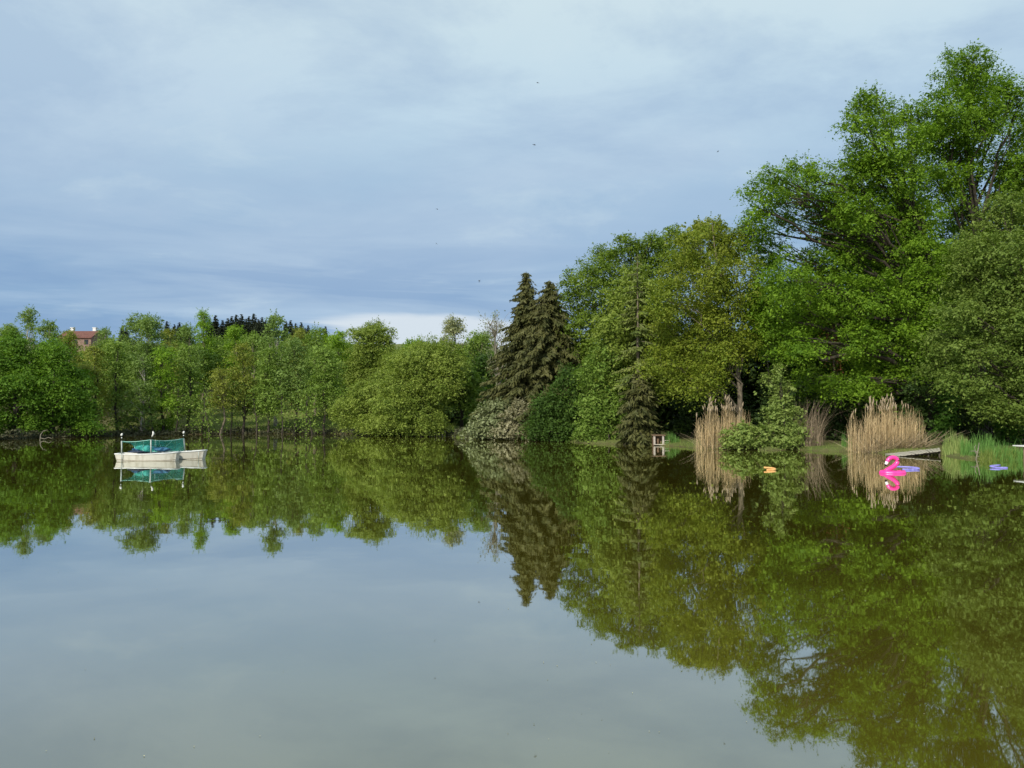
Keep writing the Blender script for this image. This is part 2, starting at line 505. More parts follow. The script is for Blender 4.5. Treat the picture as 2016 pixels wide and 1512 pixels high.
def crown_arrays(lobes, rng, leaf=0.16, clump=0.5, dens=1.3, per=14, flat=0.45, fill=0.5, top=0.15, ragged=0.12, sprig=0.55):
    per, dens, fill = int(per * 1.7), dens * 1.4, fill * 1.6
    L = np.array([[*c, *r] for c, r in lobes], float)
    Cs, Ns, Ss, Ts = [], [], [], []
    for li, l in enumerate(L):
        c, r = l[:3], l[3:]
        area = 4 * PI * (r.mean() ** 2)
        nc = max(6, int(area * dens))
        d = rng.normal(size=(nc, 3))
        d[:, 2] += top
        d = unit(d)
        ph = rng.uniform(0, 6.28, 6)
        lump = (np.sin(d[:, 0] * 4 + ph[0]) * np.sin(d[:, 1] * 4 + ph[1]) + np.sin(d[:, 2] * 5 + ph[2])) * ragged
        fr = 1.02 - 0.38 * rng.random(nc) ** 1.6 + lump + rng.normal(0, 0.05, nc)
        P = c + d * r * fr[:, None]
        keep = np.ones(nc, bool)
        for lj, l2 in enumerate(L):
            if lj != li:
                q = ((P - l2[:3]) / l2[3:])
                keep &= (q * q).sum(1) > 0.42
        P, d = P[keep], d[keep]
        nc = len(P)
        if nc:
            tn = rng.random(nc)
            off = rng.normal(size=(nc, per, 3)) * np.array([1, 1, flat]) * clump * (0.6 + 0.6 * rng.random((nc, 1, 1)))
            off[:, :, 2] -= 0.35 * (off[:, :, 0] ** 2 + off[:, :, 1] ** 2) / clump
            C = (P[:, None, :] + off).reshape(-1, 3)
            nn = (d[:, None, :] * 0.55 + np.array([0, 0, 0.75]) + rng.normal(0, 0.5, (nc, per, 3))).reshape(-1, 3)
            Cs.append(C)
            Ns.append(nn)
            Ss.append(leaf * np.clip(rng.lognormal(-0.08, 0.38, len(C)), 0.4, 2.2))
            Ts.append((0.65 * tn[:, None] + 0.35 * rng.random((nc, per))).reshape(-1))
        ns = int(area * sprig)
        if ns:
            d = rng.normal(size=(ns, 3))
            d[:, 2] += 0.25
            d = unit(d)
            ok = np.ones(ns, bool)
            for lj, l2 in enumerate(L):
                if lj != li:
                    q = (c + d * r * 1.08 - l2[:3]) / l2[3:]
                    ok &= (q * q).sum(1) > 1.0
            d = d[ok]
            ns = len(d)
            if ns:
                m_ = 16
                t = rng.random((ns, m_, 1))
                ln = (0.30 + 0.75 * rng.random((ns, 1, 1))) * clump * 2.4
                dd = unit(d + np.array([0, 0, 0.35]) + rng.normal(0, 0.35, (ns, 3)))
                C = (c + d * r * 0.92)[:, None, :] + dd[:, None, :] * t * ln + rng.normal(0, 1, (ns, m_, 3)) * clump * 0.26 * (1.05 - t)
                Cs.append(C.reshape(-1, 3))
                Ns.append((d[:, None, :] * 0.5 + np.array([0, 0, 0.6]) + rng.normal(0, 0.5, (ns, m_, 3))).reshape(-1, 3))
                Ss.append(leaf * rng.uniform(0.6, 1.15, ns * m_))
                Ts.append((0.5 * rng.random((ns, 1)) + 0.5 * rng.random((ns, m_))).reshape(-1))
        nf = int(area * fill * 3)
        if nf:
            d = unit(rng.normal(size=(nf, 3)))
            C = c + d * r * (0.80 * rng.random(nf) ** 0.5)[:, None]
            Cs.append(C)
            Ns.append(rng.normal(size=(nf, 3)) + np.array([0, 0, 0.5]))
            Ss.append(leaf * 1.7 * rng.uniform(0.7, 1.3, nf))
            Ts.append(rng.random(nf) * 0.7)  # inner leaves tinted darker, crown's inner shade put into the colour
    return np.concatenate(Cs), np.concatenate(Ns), np.concatenate(Ss), np.concatenate(Ts)


def wood(lobes, base, rng, r0, lean=None, twigs=3, forks=None):
    """tapered trunk with limbs to the lobes and thinner boughs inside them"""
    tb = Tubes()
    base = np.asarray(base, float)
    C = np.array([l[0] for l in lobes])
    topi = int(np.argmax(C[:, 2]))
    tip = C[topi].copy()
    mid = np.array([C[:, 0].mean(), C[:, 1].mean(), 0])
    H = tip[2] - base[2]
    n = 9
    t = np.linspace(0, 1, n)
    ax = base[None, :] + np.outer(t, [0, 0, H])
    tx = t ** 1.6
    ax[:, :2] += tx[:, None] * (0.5 * (mid[:2] + tip[:2]) - base[:2])[None, :]
    if lean is not None:
        ax[:, 0] += lean * np.sin(t * PI) * H
    ax[1:-1, :2] += rng.normal(0, 0.012 * H, (n - 2, 2))
    rad = r0 * (1 - t) ** 0.85 + 0.02
    rad[0] *= 1.35
    ax[0, 2] -= 0.4
    tb.add(ax, rad, 8)
    for (c, r) in lobes:
        c = np.asarray(c)
        hz_ = np.clip((c[2] - base[2]) / H * 0.78 - 0.10 + rng.uniform(-0.05, 0.05), 0.12, 0.93)
        k = hz_ * (n - 1)
        i0 = int(k)
        st = ax[i0] + (ax[min(i0 + 1, n - 1)] - ax[i0]) * (k - i0)
        dist = np.linalg.norm(c - st)
        rr = max(0.03, r0 * (1 - hz_) * 0.5)
        rr = min(rr, 0.022 * dist + 0.02)
        P = curve_pts(st, c, 0.08 * dist, 6, rng, 0.035)
        tb.add(P, np.linspace(rr, rr * 0.35, 6), 5)
        for _ in range(twigs):
            d = unit(rng.normal(size=3) + np.array([0, 0, 0.3]))
            e = c + d * np.asarray(r) * rng.uniform(0.75, 1.0)
            s = P[rng.integers(2, 6)]
            tb.add(curve_pts(s, e, 0.05, 4, rng, 0.04), np.linspace(rr * 0.42, 0.012, 4), 4)
    return tb


def lobes_px(spec, Y, rng, dy=2.5, thick=1.0, sc=1.0):
    out_ = []
    for s in spec:
        px, py, rx, ry = s[:4]
        y = Y + (s[4] if len(s) > 4 else rng.uniform(-dy, dy))
        c = at(px, py, y)
        k = mpp(y) * sc
        out_.append((c, np.array([rx * k, 0.5 * (rx + ry) * k * thick, ry * k])))
    return out_


def auto_spec(px, top, bot, hw, n, shape, rng):
    """lobes packed inside a simple outline"""
    spec = []
    Hh = bot - top
    for i in range(n):
        t = (i + 0.5) / n if shape != 'round' else (i + 0.5) / n
        if shape == 'round':
            w = math.sqrt(max(0, 1 - (1.9 * t - 0.95) ** 2))
        elif shape == 'oval':
            w = math.sqrt(max(0, 1 - (1.7 * t - 0.9) ** 2)) * (0.75 + 0.25 * t)
        elif shape == 'cone':
            w = 0.12 + 0.88 * t ** 0.8
        elif shape == 'column':
            w = 0.45 + 0.55 * math.sin(PI * min(1, t * 1.15))
        else:
            w = math.sqrt(max(0, 1 - (1 - t) ** 2.4))
        w = max(w, 0.22)
        r = hw * rng.uniform(0.30, 0.46) * (0.62 + 0.5 * w)
        ry = min(r * rng.uniform(0.52, 0.85), Hh * 0.30)
        side = (-1) ** i * rng.uniform(0.25, 1.0)
        x = px + side * max(0, hw * w - r * 0.8)
        y = min(max(top + Hh * t + rng.uniform(-0.05, 0.05) * Hh, top + ry * 0.95), bot - ry * 0.8)
        spec.append((x, y, r, ry))
    spec.append((px + rng.uniform(-0.2, 0.2) * hw, top + Hh * 0.10, hw * 0.24, Hh * 0.10))
    return spec


def tree(name, label, cat, spec, base, Y, leafm, barkm, seed, r0=0.25, group=None, dy=2.5, leaf=0.16, clump=0.5, dens=1.3, per=14,
         flat=0.45, fill=0.5, thick=1.0, lean=None, twigs=3, top=0.15, ragged=0.12, sc=1.0, sprig=0.55):
    rng = np.random.default_rng(seed)
    lob = lobes_px(spec, Y, rng, dy, thick, sc)
    x = at(base, 850, Y)[0]
    z = max(hz(x, Y), -0.2)
    o = np.array([x, Y, z])
    root = thing(name, label, cat, tuple(o), 0, group)
    lob = [(c - o, r) for c, r in lob]
    if barkm:
        put(wood(lob, (0, 0, 0), rng, r0, lean, twigs).mesh('trunk'), 'trunk', root, M[barkm])
    C, Nn, S, T = crown_arrays(lob, rng, leaf, clump, dens, per, flat, fill, top, ragged, sprig)
    keep = C[:, 2] + z > 0.05
    put(leaves_mesh('crown', C[keep], Nn[keep], S[keep], T[keep], rng), 'crown', root, M[leafm])
    return root


def spruce(name, label, px, top, bot, hw, Y, leafm, seed, whorl=0.42, nb=7, twig=0.30, droop=0.35, sparse=1.0, bare=0.0, group=None, ragged=0.25,
           profile=0.85, barkm='dark_bark', tilt=0.0):
    rng = np.random.default_rng(seed)
    x = at(px, bot, Y)[0]
    z = hz(x, Y)
    o = np.array([x, Y, z])
    H = at(px, top, Y)[2] - z
    Rb = hw * mpp(Y)
    root = thing(name, label, 'spruce', tuple(o), 0, group)
    tb = Tubes()
    tz = np.linspace(-0.3, H, 10)
    tb.add(np.stack([tilt * tz / H, np.zeros(10), tz], 1), np.linspace(0.011 * H + 0.05, 0.015, 10), 8)
    Cs, Al, Nn, Ss, Ts = [], [], [], [], []
    zz = H - 0.25
    while zz > H * bare + 0.2:
        t = 1 - zz / H
        Rr = Rb * (0.05 + 0.95 * t ** profile)
        for b in range(max(4, int(nb * (0.6 + 0.6 * t) * sparse))):
            if rng.random() > 0.75 + 0.25 * sparse:
                continue
            a = rng.uniform(0, 2 * PI)
            R = Rr * rng.uniform(1 - ragged * 1.6, 1 + ragged * 0.5)
            n = max(3, int(R / 0.22))
            s = np.linspace(0.08, 1, n)
            up = 0.22 * (1 - t) - droop * t * 0.6
            r = s * R
            h = zz + r * (0.25 * (1 - t)) - droop * R * (s ** 1.4) + 0.20 * droop * R * s ** 4 + rng.normal(0, 0.06)
            P = np.stack([tilt * zz / H + np.cos(a) * r, np.sin(a) * r, h], 1)
            if n >= 3:
                tb.add(P, np.linspace(0.012 + 0.011 * R, 0.006, n), 4)
            D = np.gradient(P, axis=0)
            D = unit(D)
            side = np.cross(D, [0, 0, 1.0])
            tn = rng.random()
            for sg in (-1, 1, 0):
                m_ = 2 if sg else 1
                for _ in range(m_):
                    ln = twig * (0.55 + 0.75 * rng.random(n)) * (1.05 - 0.45 * s) * (0.35 + 0.65 * min(1, t * 4))
                    dr = D * rng.uniform(0.5, 0.9) + side * sg * rng.uniform(0.5, 1.0) + np.array([0, 0, -1.0]) * rng.uniform(0.15, 0.9) * (0.4 + droop)
                    dr = unit(dr + rng.normal(0, 0.18, (n, 3)))
                    Cs.append(P + dr * ln[:, None] * 0.8 + rng.normal(0, 0.03, (n, 3)))
                    Al.append(dr)
                    Nn.append(np.cross(dr, unit(rng.normal(size=(n, 3)) + side * 0.5)) + np.array([0, 0, 0.15]))
                    Ss.append(ln)
                    Ts.append(np.clip(0.6 * tn + 0.4 * rng.random(n), 0, 1))
        zz -= whorl * rng.uniform(0.75, 1.2) * (0.75 + 0.4 * t)
    put(tb.mesh('trunk'), 'trunk', root, M[barkm])
    put(leaves_mesh('crown', np.concatenate(Cs), np.concatenate(Nn), np.concatenate(Ss), np.concatenate(Ts), rng, 0.30, 0.3,
                    np.concatenate(Al)), 'crown', root, M[leafm])
    return root


# ------------------------------------------------------------------ blades, reeds, brush
def blades(rng, P, H, W, lean, segs=4, dirs=None, curve=0.5):
    """thin bent strips rising from P; returns V, Q, tip, tip direction"""
    n = len(P)
    a = rng.uniform(0, 2 * PI, n) if dirs is None else dirs
    D = np.stack([np.cos(a), np.sin(a), np.zeros(n)], 1)
    wa = rng.uniform(0, 2 * PI, n)
    Wd = np.stack([np.cos(wa), np.sin(wa), np.zeros(n)], 1)
    Vs = []
    for k in range(segs + 1):
        t = k / segs
        hh = H * t * (1 - 0.25 * np.minimum(1, lean) * t)
        c = P + D * (H * lean * (t ** (1 + curve)))[:, None]
        c = c.copy()
        c[:, 2] += hh
        w = W * (1 - 0.75 * t)
        Vs += [c - Wd * w[:, None] / 2, c + Wd * w[:, None] / 2]
        if k == segs:
            tip = c
        elif k == segs - 1:
            prev = c
    V = np.stack(Vs, 1)
    m_ = 2 * (segs + 1)
    b = (np.arange(n) * m_)[:, None]
    Qs = [np.concatenate([b + 2 * k, b + 2 * k + 1, b + 2 * k + 3, b + 2 * k + 2], 1) for k in range(segs)]
    Q = np.stack(Qs, 1).reshape(-1, 4)
    return V.reshape(-1, 3), Q, tip, unit(tip - prev)


def patch(rng, n, rx, ry):
    a = rng.uniform(0, 2 * PI, n)
    r = np.sqrt(rng.random(n))
    return np.stack([rx * r * np.cos(a), ry * r * np.sin(a), np.zeros(n)], 1)


def blade_mesh(name, sets):
    Vs, Qs, Ts, k = [], [], [], 0
    for V, Q, T in sets:
        Vs.append(V)
        Qs.append(Q + k)
        k += len(V)
        Ts.append(T)
    return quad_mesh(name, np.concatenate(Vs), np.concatenate(Qs), np.concatenate(Ts))


def sink(P, o):
    """drop each root point to the ground under it (local coordinates)"""
    P = P.copy()
    P[:, 2] = np.maximum(height(P[:, 0] + o[0], P[:, 1] + o[1]), -0.35) - 0.03 - o[2]
    return P


def reed_clump(label, px0, px1, py_base, py_top, n, seed, lean=0.06, fall=0.2, deep=1.0, plumes=True):
    rng = np.random.default_rng(seed)
    g0, g1 = gnd(px0, py_base), gnd(px1, py_base)
    o = np.array([*(0.5 * (g0 + g1)), 0.0])
    o[1] += deep * 0.6
    Hm = at(px0, py_top, o[1])[2]
    rx = 0.5 * (g1[0] - g0[0])
    root = thing('reed_clump', label, 'reeds', tuple(o))
    ctrs = patch(rng, max(6, n // 4), rx * 0.9, deep * 0.9)
    P = sink(ctrs[rng.integers(0, len(ctrs), n)] + rng.normal(0, 0.17, (n, 3)) * np.array([1, 1, 0]), o)
    edge = np.hypot(P[:, 0] / (rx * 0.88), P[:, 1] / deep)
    hs = Hm * (0.40 + 0.60 * rng.random(n) ** 0.8) * (1.0 - 0.22 * edge ** 2) * (0.86 + 0.14 * np.sin(P[:, 0] * 5.1 + seed))
    ln = np.abs(rng.normal(0, lean, n))
    dirs = np.where(rng.random(n) < 0.6, rng.normal(0.1, 0.7, n), rng.uniform(0, 2 * PI, n))
    V, Q, tip, td = blades(rng, P, hs, rng.uniform(0.02, 0.042, n), ln, 4, dirs)
    tn = np.repeat(rng.random(n), 4)
    # leaf strips along the stems
    m_ = n
    idx = rng.integers(0, n, m_)
    fz = rng.uniform(0.25, 0.85, m_)
    Pl = P[idx].copy()
    Pl[:, 2] += hs[idx] * fz
    V2, Q2, _, _ = blades(rng, Pl, rng.uniform(0.35, 0.95, m_), rng.uniform(0.015, 0.03, m_), rng.uniform(0.15, 0.8, m_), 3)
    put(blade_mesh('stems', [(V, Q, tn), (V2, Q2, np.repeat(rng.random(m_), 3))]), 'stems', root, M['reed'])
    # plumes on the tallest
    hi = np.where(hs > np.quantile(hs, 0.80))[0] if plumes else []
    for i in hi[:55]:
        k = 8
        t_ = np.linspace(-0.05, 0.30, k)
        d = td[i]
        bend = 0.35 * np.array([math.cos(dirs[i]), math.sin(dirs[i]), -0.2])
        C = tip[i] + np.outer(t_, d) + np.outer(t_ ** 2, bend) * 1.2
        hb = Tubes()
        hb.add(C, np.array([.008, .020, .034, .036, .034, .028, .020, .006]) * rng.uniform(0.7, 1.15), 5)
        hm = hb.mesh('seed_head')
        hm.attributes.new('tint', 'FLOAT', 'FACE').data.foreach_set('value', rng.random(len(hm.polygons)).astype(np.float32))
        put(hm, 'seed_head', root, M['plume'])
    if fall:
        nf = int(n * fall)
        P = sink(patch(rng, nf, rx * 0.9, deep * 0.6) + np.array([rx * 0.15, -deep * 0.45, 0]), o)
        V, Q, _, _ = blades(rng, P, rng.uniform(0.5, 1.3, nf) * Hm * 0.35, rng.uniform(0.025, 0.05, nf), rng.uniform(0.5, 2.0, nf), 4, None, -0.3)
        put(blade_mesh('fallen_stems', [(V, Q, np.repeat(rng.random(nf), 4))]), 'fallen_stems', root, M['reed_low'])
    return root


def blade_clump(name, label, cat, px0, px1, py_base, py_top, n, seed, mat, lean=0.15, w=0.03, deep=0.7, back=0.4, dirs=None):
    rng = np.random.default_rng(seed)
    g0, g1 = gnd(px0, py_base), gnd(px1, py_base)
    o = np.array([*(0.5 * (g0 + g1)), 0.0])
    o[1] += back
    Hm = at(px0, py_top, o[1])[2]
    P = sink(patch(rng, n, 0.5 * (g1[0] - g0[0]), deep), o)
    hs = Hm * rng.uniform(0.35, 1.0, n) * (0.72 + 0.28 * np.sin(P[:, 0] * 4.3 + seed) * np.sin(P[:, 0] * 1.7 + 2 * seed)) * (0.78 + 0.22 * P[:, 1] / deep)
    dd = None if dirs is None else rng.normal(dirs[0], dirs[1], n)
    V, Q, _, _ = blades(rng, P, hs, rng.uniform(0.6, 1.3, n) * w, np.abs(rng.normal(0, lean, n)) + 0.02, 4, dd)
    ob = put(blade_mesh(name, [(V, Q, np.repeat(rng.random(n), 4))]), name, None, M[mat])
    ob.location = tuple(o)
    return tag(ob, label, cat)


def shrub(name, label, cat, spec, base, Y, mat, seed, **kw):
    kw.setdefault('leaf', 0.11)
    kw.setdefault('clump', 0.32)
    kw.setdefault('dens', 2.6)
    kw.setdefault('dy', 0.7)
    return tree(name, label, cat, spec, base, Y, mat, kw.pop('barkm', 'dark_bark'), seed, kw.pop('r0', 0.06), **kw)

# ================================================================== right bank trees
OAK_A = [(1915, 135, 40, 34), (1882, 165, 40, 34), (1945, 175, 42, 38), (1862, 225, 52, 42), (1915, 235, 52, 46), (1952, 232, 28, 34), (1988, 178, 26, 26),
         (2008, 205, 30, 28), (2028, 235, 30, 24), (1868, 295, 58, 40), (1836, 265, 34, 32), (1905, 300, 28, 34), (1985, 325, 42, 34), (2025, 345, 60, 50), (1845, 355, 50, 40),
         (1890, 375, 36, 36), (1990, 385, 40, 34), (2050, 430, 60, 60), (1900, 440, 55, 42), (1960, 470, 50, 45), (1868, 118, 10, 16), (1905, 520, 60, 50),
         (1860, 560, 55, 50), (1935, 600, 60, 55), (2040, 280, 40, 40)]
OAK_B = [(1702, 207, 30, 30), (1735, 228, 34, 32), (1686, 250, 28, 28), (1738, 276, 36, 34), (1700, 300, 34, 24), (1724, 188, 12, 14), (1796, 225, 24, 28),
         (1800, 275, 30, 30), (1775, 310, 28, 22), (1572, 333, 34, 20), (1528, 348, 26, 22), (1500, 372, 28, 22), (1604, 355, 28, 26), (1490, 408, 28, 24), (1530, 402, 24, 20),
         (1628, 398, 32, 30), (1665, 350, 40, 30), (1715, 362, 48, 36), (1775, 352, 44, 34), (1690, 420, 48, 40), (1750, 425, 50, 42), (1640, 455, 40, 38),
         (1488, 452, 30, 30), (1512, 500, 36, 40), (1545, 555, 44, 44), (1598, 535, 44, 42), (1660, 510, 48, 42), (1735, 505, 52, 44), (1800, 430, 46, 42),
         (1820, 500, 46, 44), (1495, 580, 34, 38), (1530, 628, 42, 40), (1590, 615, 40, 40), (1655, 580, 50, 38), (1725, 585, 50, 42), (1795, 590, 50, 42),
         (1575, 680, 40, 30), (1510, 668, 30, 26), (1692, 668, 46, 34), (1720, 715, 48, 34), (1786, 722, 44, 34), (1655, 755, 34, 24), (1705, 760, 32, 22), (1815, 690, 34, 34), (1740, 760, 26, 16),
         (1590, 748, 26, 18),
         (1822, 560, 44, 36, 54.5 - 57.5), (1838, 610, 44, 34, -3), (1815, 655, 46, 30, -3.5), (1545, 378, 26, 18), (1585, 388, 26, 18), (1555, 428, 22, 18), (1615, 425, 26, 22), (1648, 405, 30, 26), (1700, 330, 36, 22), (1750, 330, 34, 24)]
tree('oak_tree', 'tallest oak, its bright green crown rising above all other trees', 'tree', OAK_A, 1935, 62, 'oak', 'dark_bark', 11,
     r0=0.55, dy=3.5, leaf=0.088, clump=0.42, dens=1.5, per=36, fill=0.30, twigs=4, ragged=0.30, sprig=1.5)
tree('oak_tree', 'broad bright green oak with a long arm reaching left over the maple', 'tree', OAK_B, 1850, 57.5, 'oak', 'dark_bark', 12,
     r0=0.55, dy=3.2, leaf=0.086, clump=0.40, dens=1.5, per=36, fill=0.26, lean=0.03, twigs=4, ragged=0.30, sprig=1.5)
rs = np.random.default_rng(77)
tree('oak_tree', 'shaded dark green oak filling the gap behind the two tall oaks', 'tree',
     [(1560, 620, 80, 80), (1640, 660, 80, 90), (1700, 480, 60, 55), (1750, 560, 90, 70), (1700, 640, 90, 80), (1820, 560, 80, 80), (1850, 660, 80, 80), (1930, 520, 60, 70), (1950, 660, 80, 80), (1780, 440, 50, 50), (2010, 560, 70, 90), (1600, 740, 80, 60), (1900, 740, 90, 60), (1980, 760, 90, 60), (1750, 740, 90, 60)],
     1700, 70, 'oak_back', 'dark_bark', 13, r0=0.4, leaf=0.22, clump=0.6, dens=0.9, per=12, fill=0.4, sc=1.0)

HORN = [(1948, 428, 30, 24), (1990, 405, 34, 30), (1915, 478, 36, 28), (1965, 490, 48, 36), (1892, 520, 30, 24), (1905, 560, 40, 30), (1975, 565, 55, 42), (1880, 612, 40, 24),
        (1940, 635, 56, 36), (1852, 664, 36, 18), (1905, 690, 50, 28), (1985, 690, 50, 40), (1842, 722, 30, 15), (1895, 745, 48, 24), (1965, 765, 50, 32), (2010, 480, 50, 50),
        (2040, 600, 60, 60), (2050, 720, 60, 50), (2020, 440, 50, 50), (2080, 520, 60, 80), (1925, 600, 35, 25), (1955, 530, 40, 30), (1860, 690, 25, 14), (2020, 650, 60, 50)]
tree('hornbeam_tree', 'pale grey green tree with layered sprays hanging in from the right edge', 'tree', HORN + [(1960, 800, 40, 22), (2010, 805, 50, 24), (2050, 800, 50, 40), (1925, 785, 30, 16)], 2060, 50, 'grey_green', 'dark_bark', 21,
     r0=0.3, dy=1.8, leaf=0.080, clump=0.40, dens=2.4, per=25, flat=0.22, fill=0.6, twigs=4, ragged=0.2, sprig=1.1)

MAPLE = [(1395, 462, 36, 28), (1352, 478, 30, 26), (1438, 482, 36, 34), (1470, 470, 24, 30), (1335, 530, 36, 32), (1392, 545, 48, 44), (1452, 550, 42, 44), (1312, 590, 36, 34),
         (1368, 620, 50, 42), (1432, 625, 50, 42), (1480, 600, 26, 34), (1318, 660, 40, 34), (1372, 690, 50, 36), (1435, 690, 42, 30), (1348, 736, 38, 24), (1398, 742, 36, 22), (1300, 712, 32, 26), (1468, 668, 30, 26), (1380, 765, 28, 14), (1412, 442, 14, 14)]
tree('maple_tree', 'olive yellow maple with two bare grey trunks behind the left dry reeds', 'tree', MAPLE, 1464, 61, 'maple', 'bark', 31,
     r0=0.22, dy=2.2, leaf=0.084, clump=0.40, dens=2.0, per=28, fill=0.45, lean=-0.01, ragged=0.2, sprig=1.0)
BEECH = [(1138, 588, 30, 30), (1130, 552, 20, 18), (1165, 540, 32, 28), (1192, 508, 22, 18), (1180, 492, 13, 10), (1240, 482, 22, 12), (1226, 466, 13, 9), (1262, 500, 28, 22), (1282, 470, 16, 11), (1328, 458, 16, 14), (1306, 478, 24, 18),
         (1150, 645, 36, 36), (1205, 560, 42, 38), (1255, 545, 36, 34), (1310, 520, 40, 34), (1195, 625, 46, 42), (1145, 700, 40, 36), (1250, 620, 46, 46), (1190, 690, 46, 40), (1290, 600, 46, 50), (1210, 500, 18, 14), (1345, 490, 25, 25)]
tree('beech_tree', 'fresh green beech with ragged top sprays right of the paired spruces', 'tree', BEECH, 1235, 73, 'beech', 'dark_bark', 41,
     r0=0.32, dy=3, leaf=0.100, clump=0.45, dens=1.7, per=30, fill=0.5, ragged=0.2, sprig=1.0)
tree('beech_tree', 'pale olive treetop showing between the beech and the maple', 'tree', auto_spec(1395, 432, 640, 62, 12, 'round', rs), 1400, 69, 'alder_warm', 'bark', 42,
     r0=0.2, leaf=0.14, clump=0.42, dens=1.5, fill=0.35, ragged=0.2)
spruce('spruce_tree', 'thin grey green spruce with a visible pale trunk between beech and maple', 1257, 500, 872, 74, 63.5, 'spruce_green', 52, whorl=0.6, nb=5, twig=0.34, droop=0.42, sparse=0.7, bare=0.28,
       profile=0.8, barkm='bark')
spruce('spruce_tree', 'dark brown green spruce, left and taller of the pair beside the bay', 1036, 534, 862, 112, 78, 'spruce', 51, whorl=0.33, nb=14, twig=0.50, droop=0.62, profile=0.86, ragged=0.46)
spruce('spruce_tree', 'dark dense spruce, right and bushier of the pair beside the bay', 1082, 551, 866, 112, 76, 'spruce', 53, whorl=0.31, nb=16, twig=0.50, droop=0.66, profile=0.66, ragged=0.42)
shrub('hazel_bush', 'mid green leafy bush hanging over the water right of the spruces', 'bush',
      [(1192, 705, 34, 34), (1175, 745, 38, 34), (1215, 745, 34, 34), (1180, 795, 42, 36), (1225, 800, 34, 34), (1185, 838, 46, 28), (1235, 848, 46, 22), (1165, 850, 30, 18), (1270, 858, 28, 12), (1205, 665, 22, 24)],
      1200, 65.5, 'bush', 61, leaf=0.10, clump=0.36, dens=2.4, per=22, fill=0.6, dy=1.2)
tree('beech_tree', 'light green leafy tree wrapped around the thin spruce', 'tree',
     [(1225, 590, 30, 28), (1270, 580, 30, 30), (1205, 640, 36, 32), (1250, 640, 40, 34), (1290, 640, 32, 34), (1215, 690, 36, 30), (1265, 700, 38, 34), (1300, 700, 32, 34), (1240, 750, 40, 30), (1285, 760, 36, 30), (1248, 545, 20, 20), (1315, 745, 26, 26)],
     1240, 65.5, 'willow', 'dark_bark', 43, r0=0.15, leaf=0.12, clump=0.42, dens=1.8, per=16, flat=0.3, fill=0.5, dy=1.0, ragged=0.24, sprig=1.2)
shrub('ivy_bush', 'dark leafy bush at the foot of the right spruce', 'bush',
      [(1075, 800, 30, 32), (1110, 790, 34, 36), (1095, 838, 40, 28), (1128, 845, 26, 22), (1060, 840, 28, 24), (1120, 745, 26, 30)], 1100, 69.5, 'dark_leaf', 62, leaf=0.10, clump=0.36, per=20, fill=0.6)
shrub('pale_shrub', 'pale silvery shrub at the water edge below the paired spruces', 'shrub',
      [(1012, 826, 28, 22), (1040, 835, 30, 20), (1000, 846, 30, 14), (1032, 812, 22, 20), (1050, 850, 24, 12), (1022, 800, 14, 14)], 1025, 73.5, 'pale_shrub', 63, leaf=0.12, clump=0.30)
shrub('sage_shrub', 'sage green flowering shrub left of the pale silvery shrub', 'shrub',
      [(968, 808, 26, 20), (948, 830, 24, 18), (980, 832, 28, 20), (955, 848, 28, 11), (990, 800, 18, 18), (935, 846, 18, 10)], 965, 75, 'sage_shrub', 64, leaf=0.12, clump=0.30)
spruce('spruce_tree', 'low dark spruce bough thicket left of the nest box', 1257, 730, 870, 56, 62.6, 'spruce', 54, whorl=0.36, nb=11, twig=0.42, droop=0.55, profile=0.5, ragged=0.45)

# dark belt of bushes, hedges and ivied trunks behind the lawn
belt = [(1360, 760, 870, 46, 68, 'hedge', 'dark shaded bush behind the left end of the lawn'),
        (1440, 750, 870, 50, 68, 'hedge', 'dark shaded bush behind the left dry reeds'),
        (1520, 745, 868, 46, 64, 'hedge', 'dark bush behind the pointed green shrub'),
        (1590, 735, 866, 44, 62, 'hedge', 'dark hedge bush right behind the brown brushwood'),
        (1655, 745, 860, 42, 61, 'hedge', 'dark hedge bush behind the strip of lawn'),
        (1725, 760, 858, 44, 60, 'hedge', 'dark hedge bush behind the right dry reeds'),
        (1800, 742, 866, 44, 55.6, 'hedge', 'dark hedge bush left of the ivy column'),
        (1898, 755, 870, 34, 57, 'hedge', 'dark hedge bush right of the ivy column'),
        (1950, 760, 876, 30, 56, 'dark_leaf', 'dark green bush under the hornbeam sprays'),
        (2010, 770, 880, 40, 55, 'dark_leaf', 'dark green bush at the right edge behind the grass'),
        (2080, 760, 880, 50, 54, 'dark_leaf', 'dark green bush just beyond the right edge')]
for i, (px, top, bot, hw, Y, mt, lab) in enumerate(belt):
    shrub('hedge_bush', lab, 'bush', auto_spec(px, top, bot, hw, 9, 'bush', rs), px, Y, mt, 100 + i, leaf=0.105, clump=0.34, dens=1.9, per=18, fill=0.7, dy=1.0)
for i, (px, top, bot, hw, Y, lab) in enumerate([(1860, 745, 862, 17, 55, 'narrow column of bright ivy left of the hornbeam foot'),
                                               (1985, 775, 876, 16, 53.5, 'ivy clad trunk under the right edge foliage')]):
    sp = [(px + rs.uniform(-3, 3), y, hw * rs.uniform(0.85, 1.15), 16) for y in np.linspace(top + 8, bot - 8, 8)]
    shrub('ivy_clad_tree', lab, 'tree', sp, px, Y, 'ivy', 130 + i, leaf=0.10, clump=0.2, dens=4.0, fill=0.8, dy=0.1, r0=0.25)
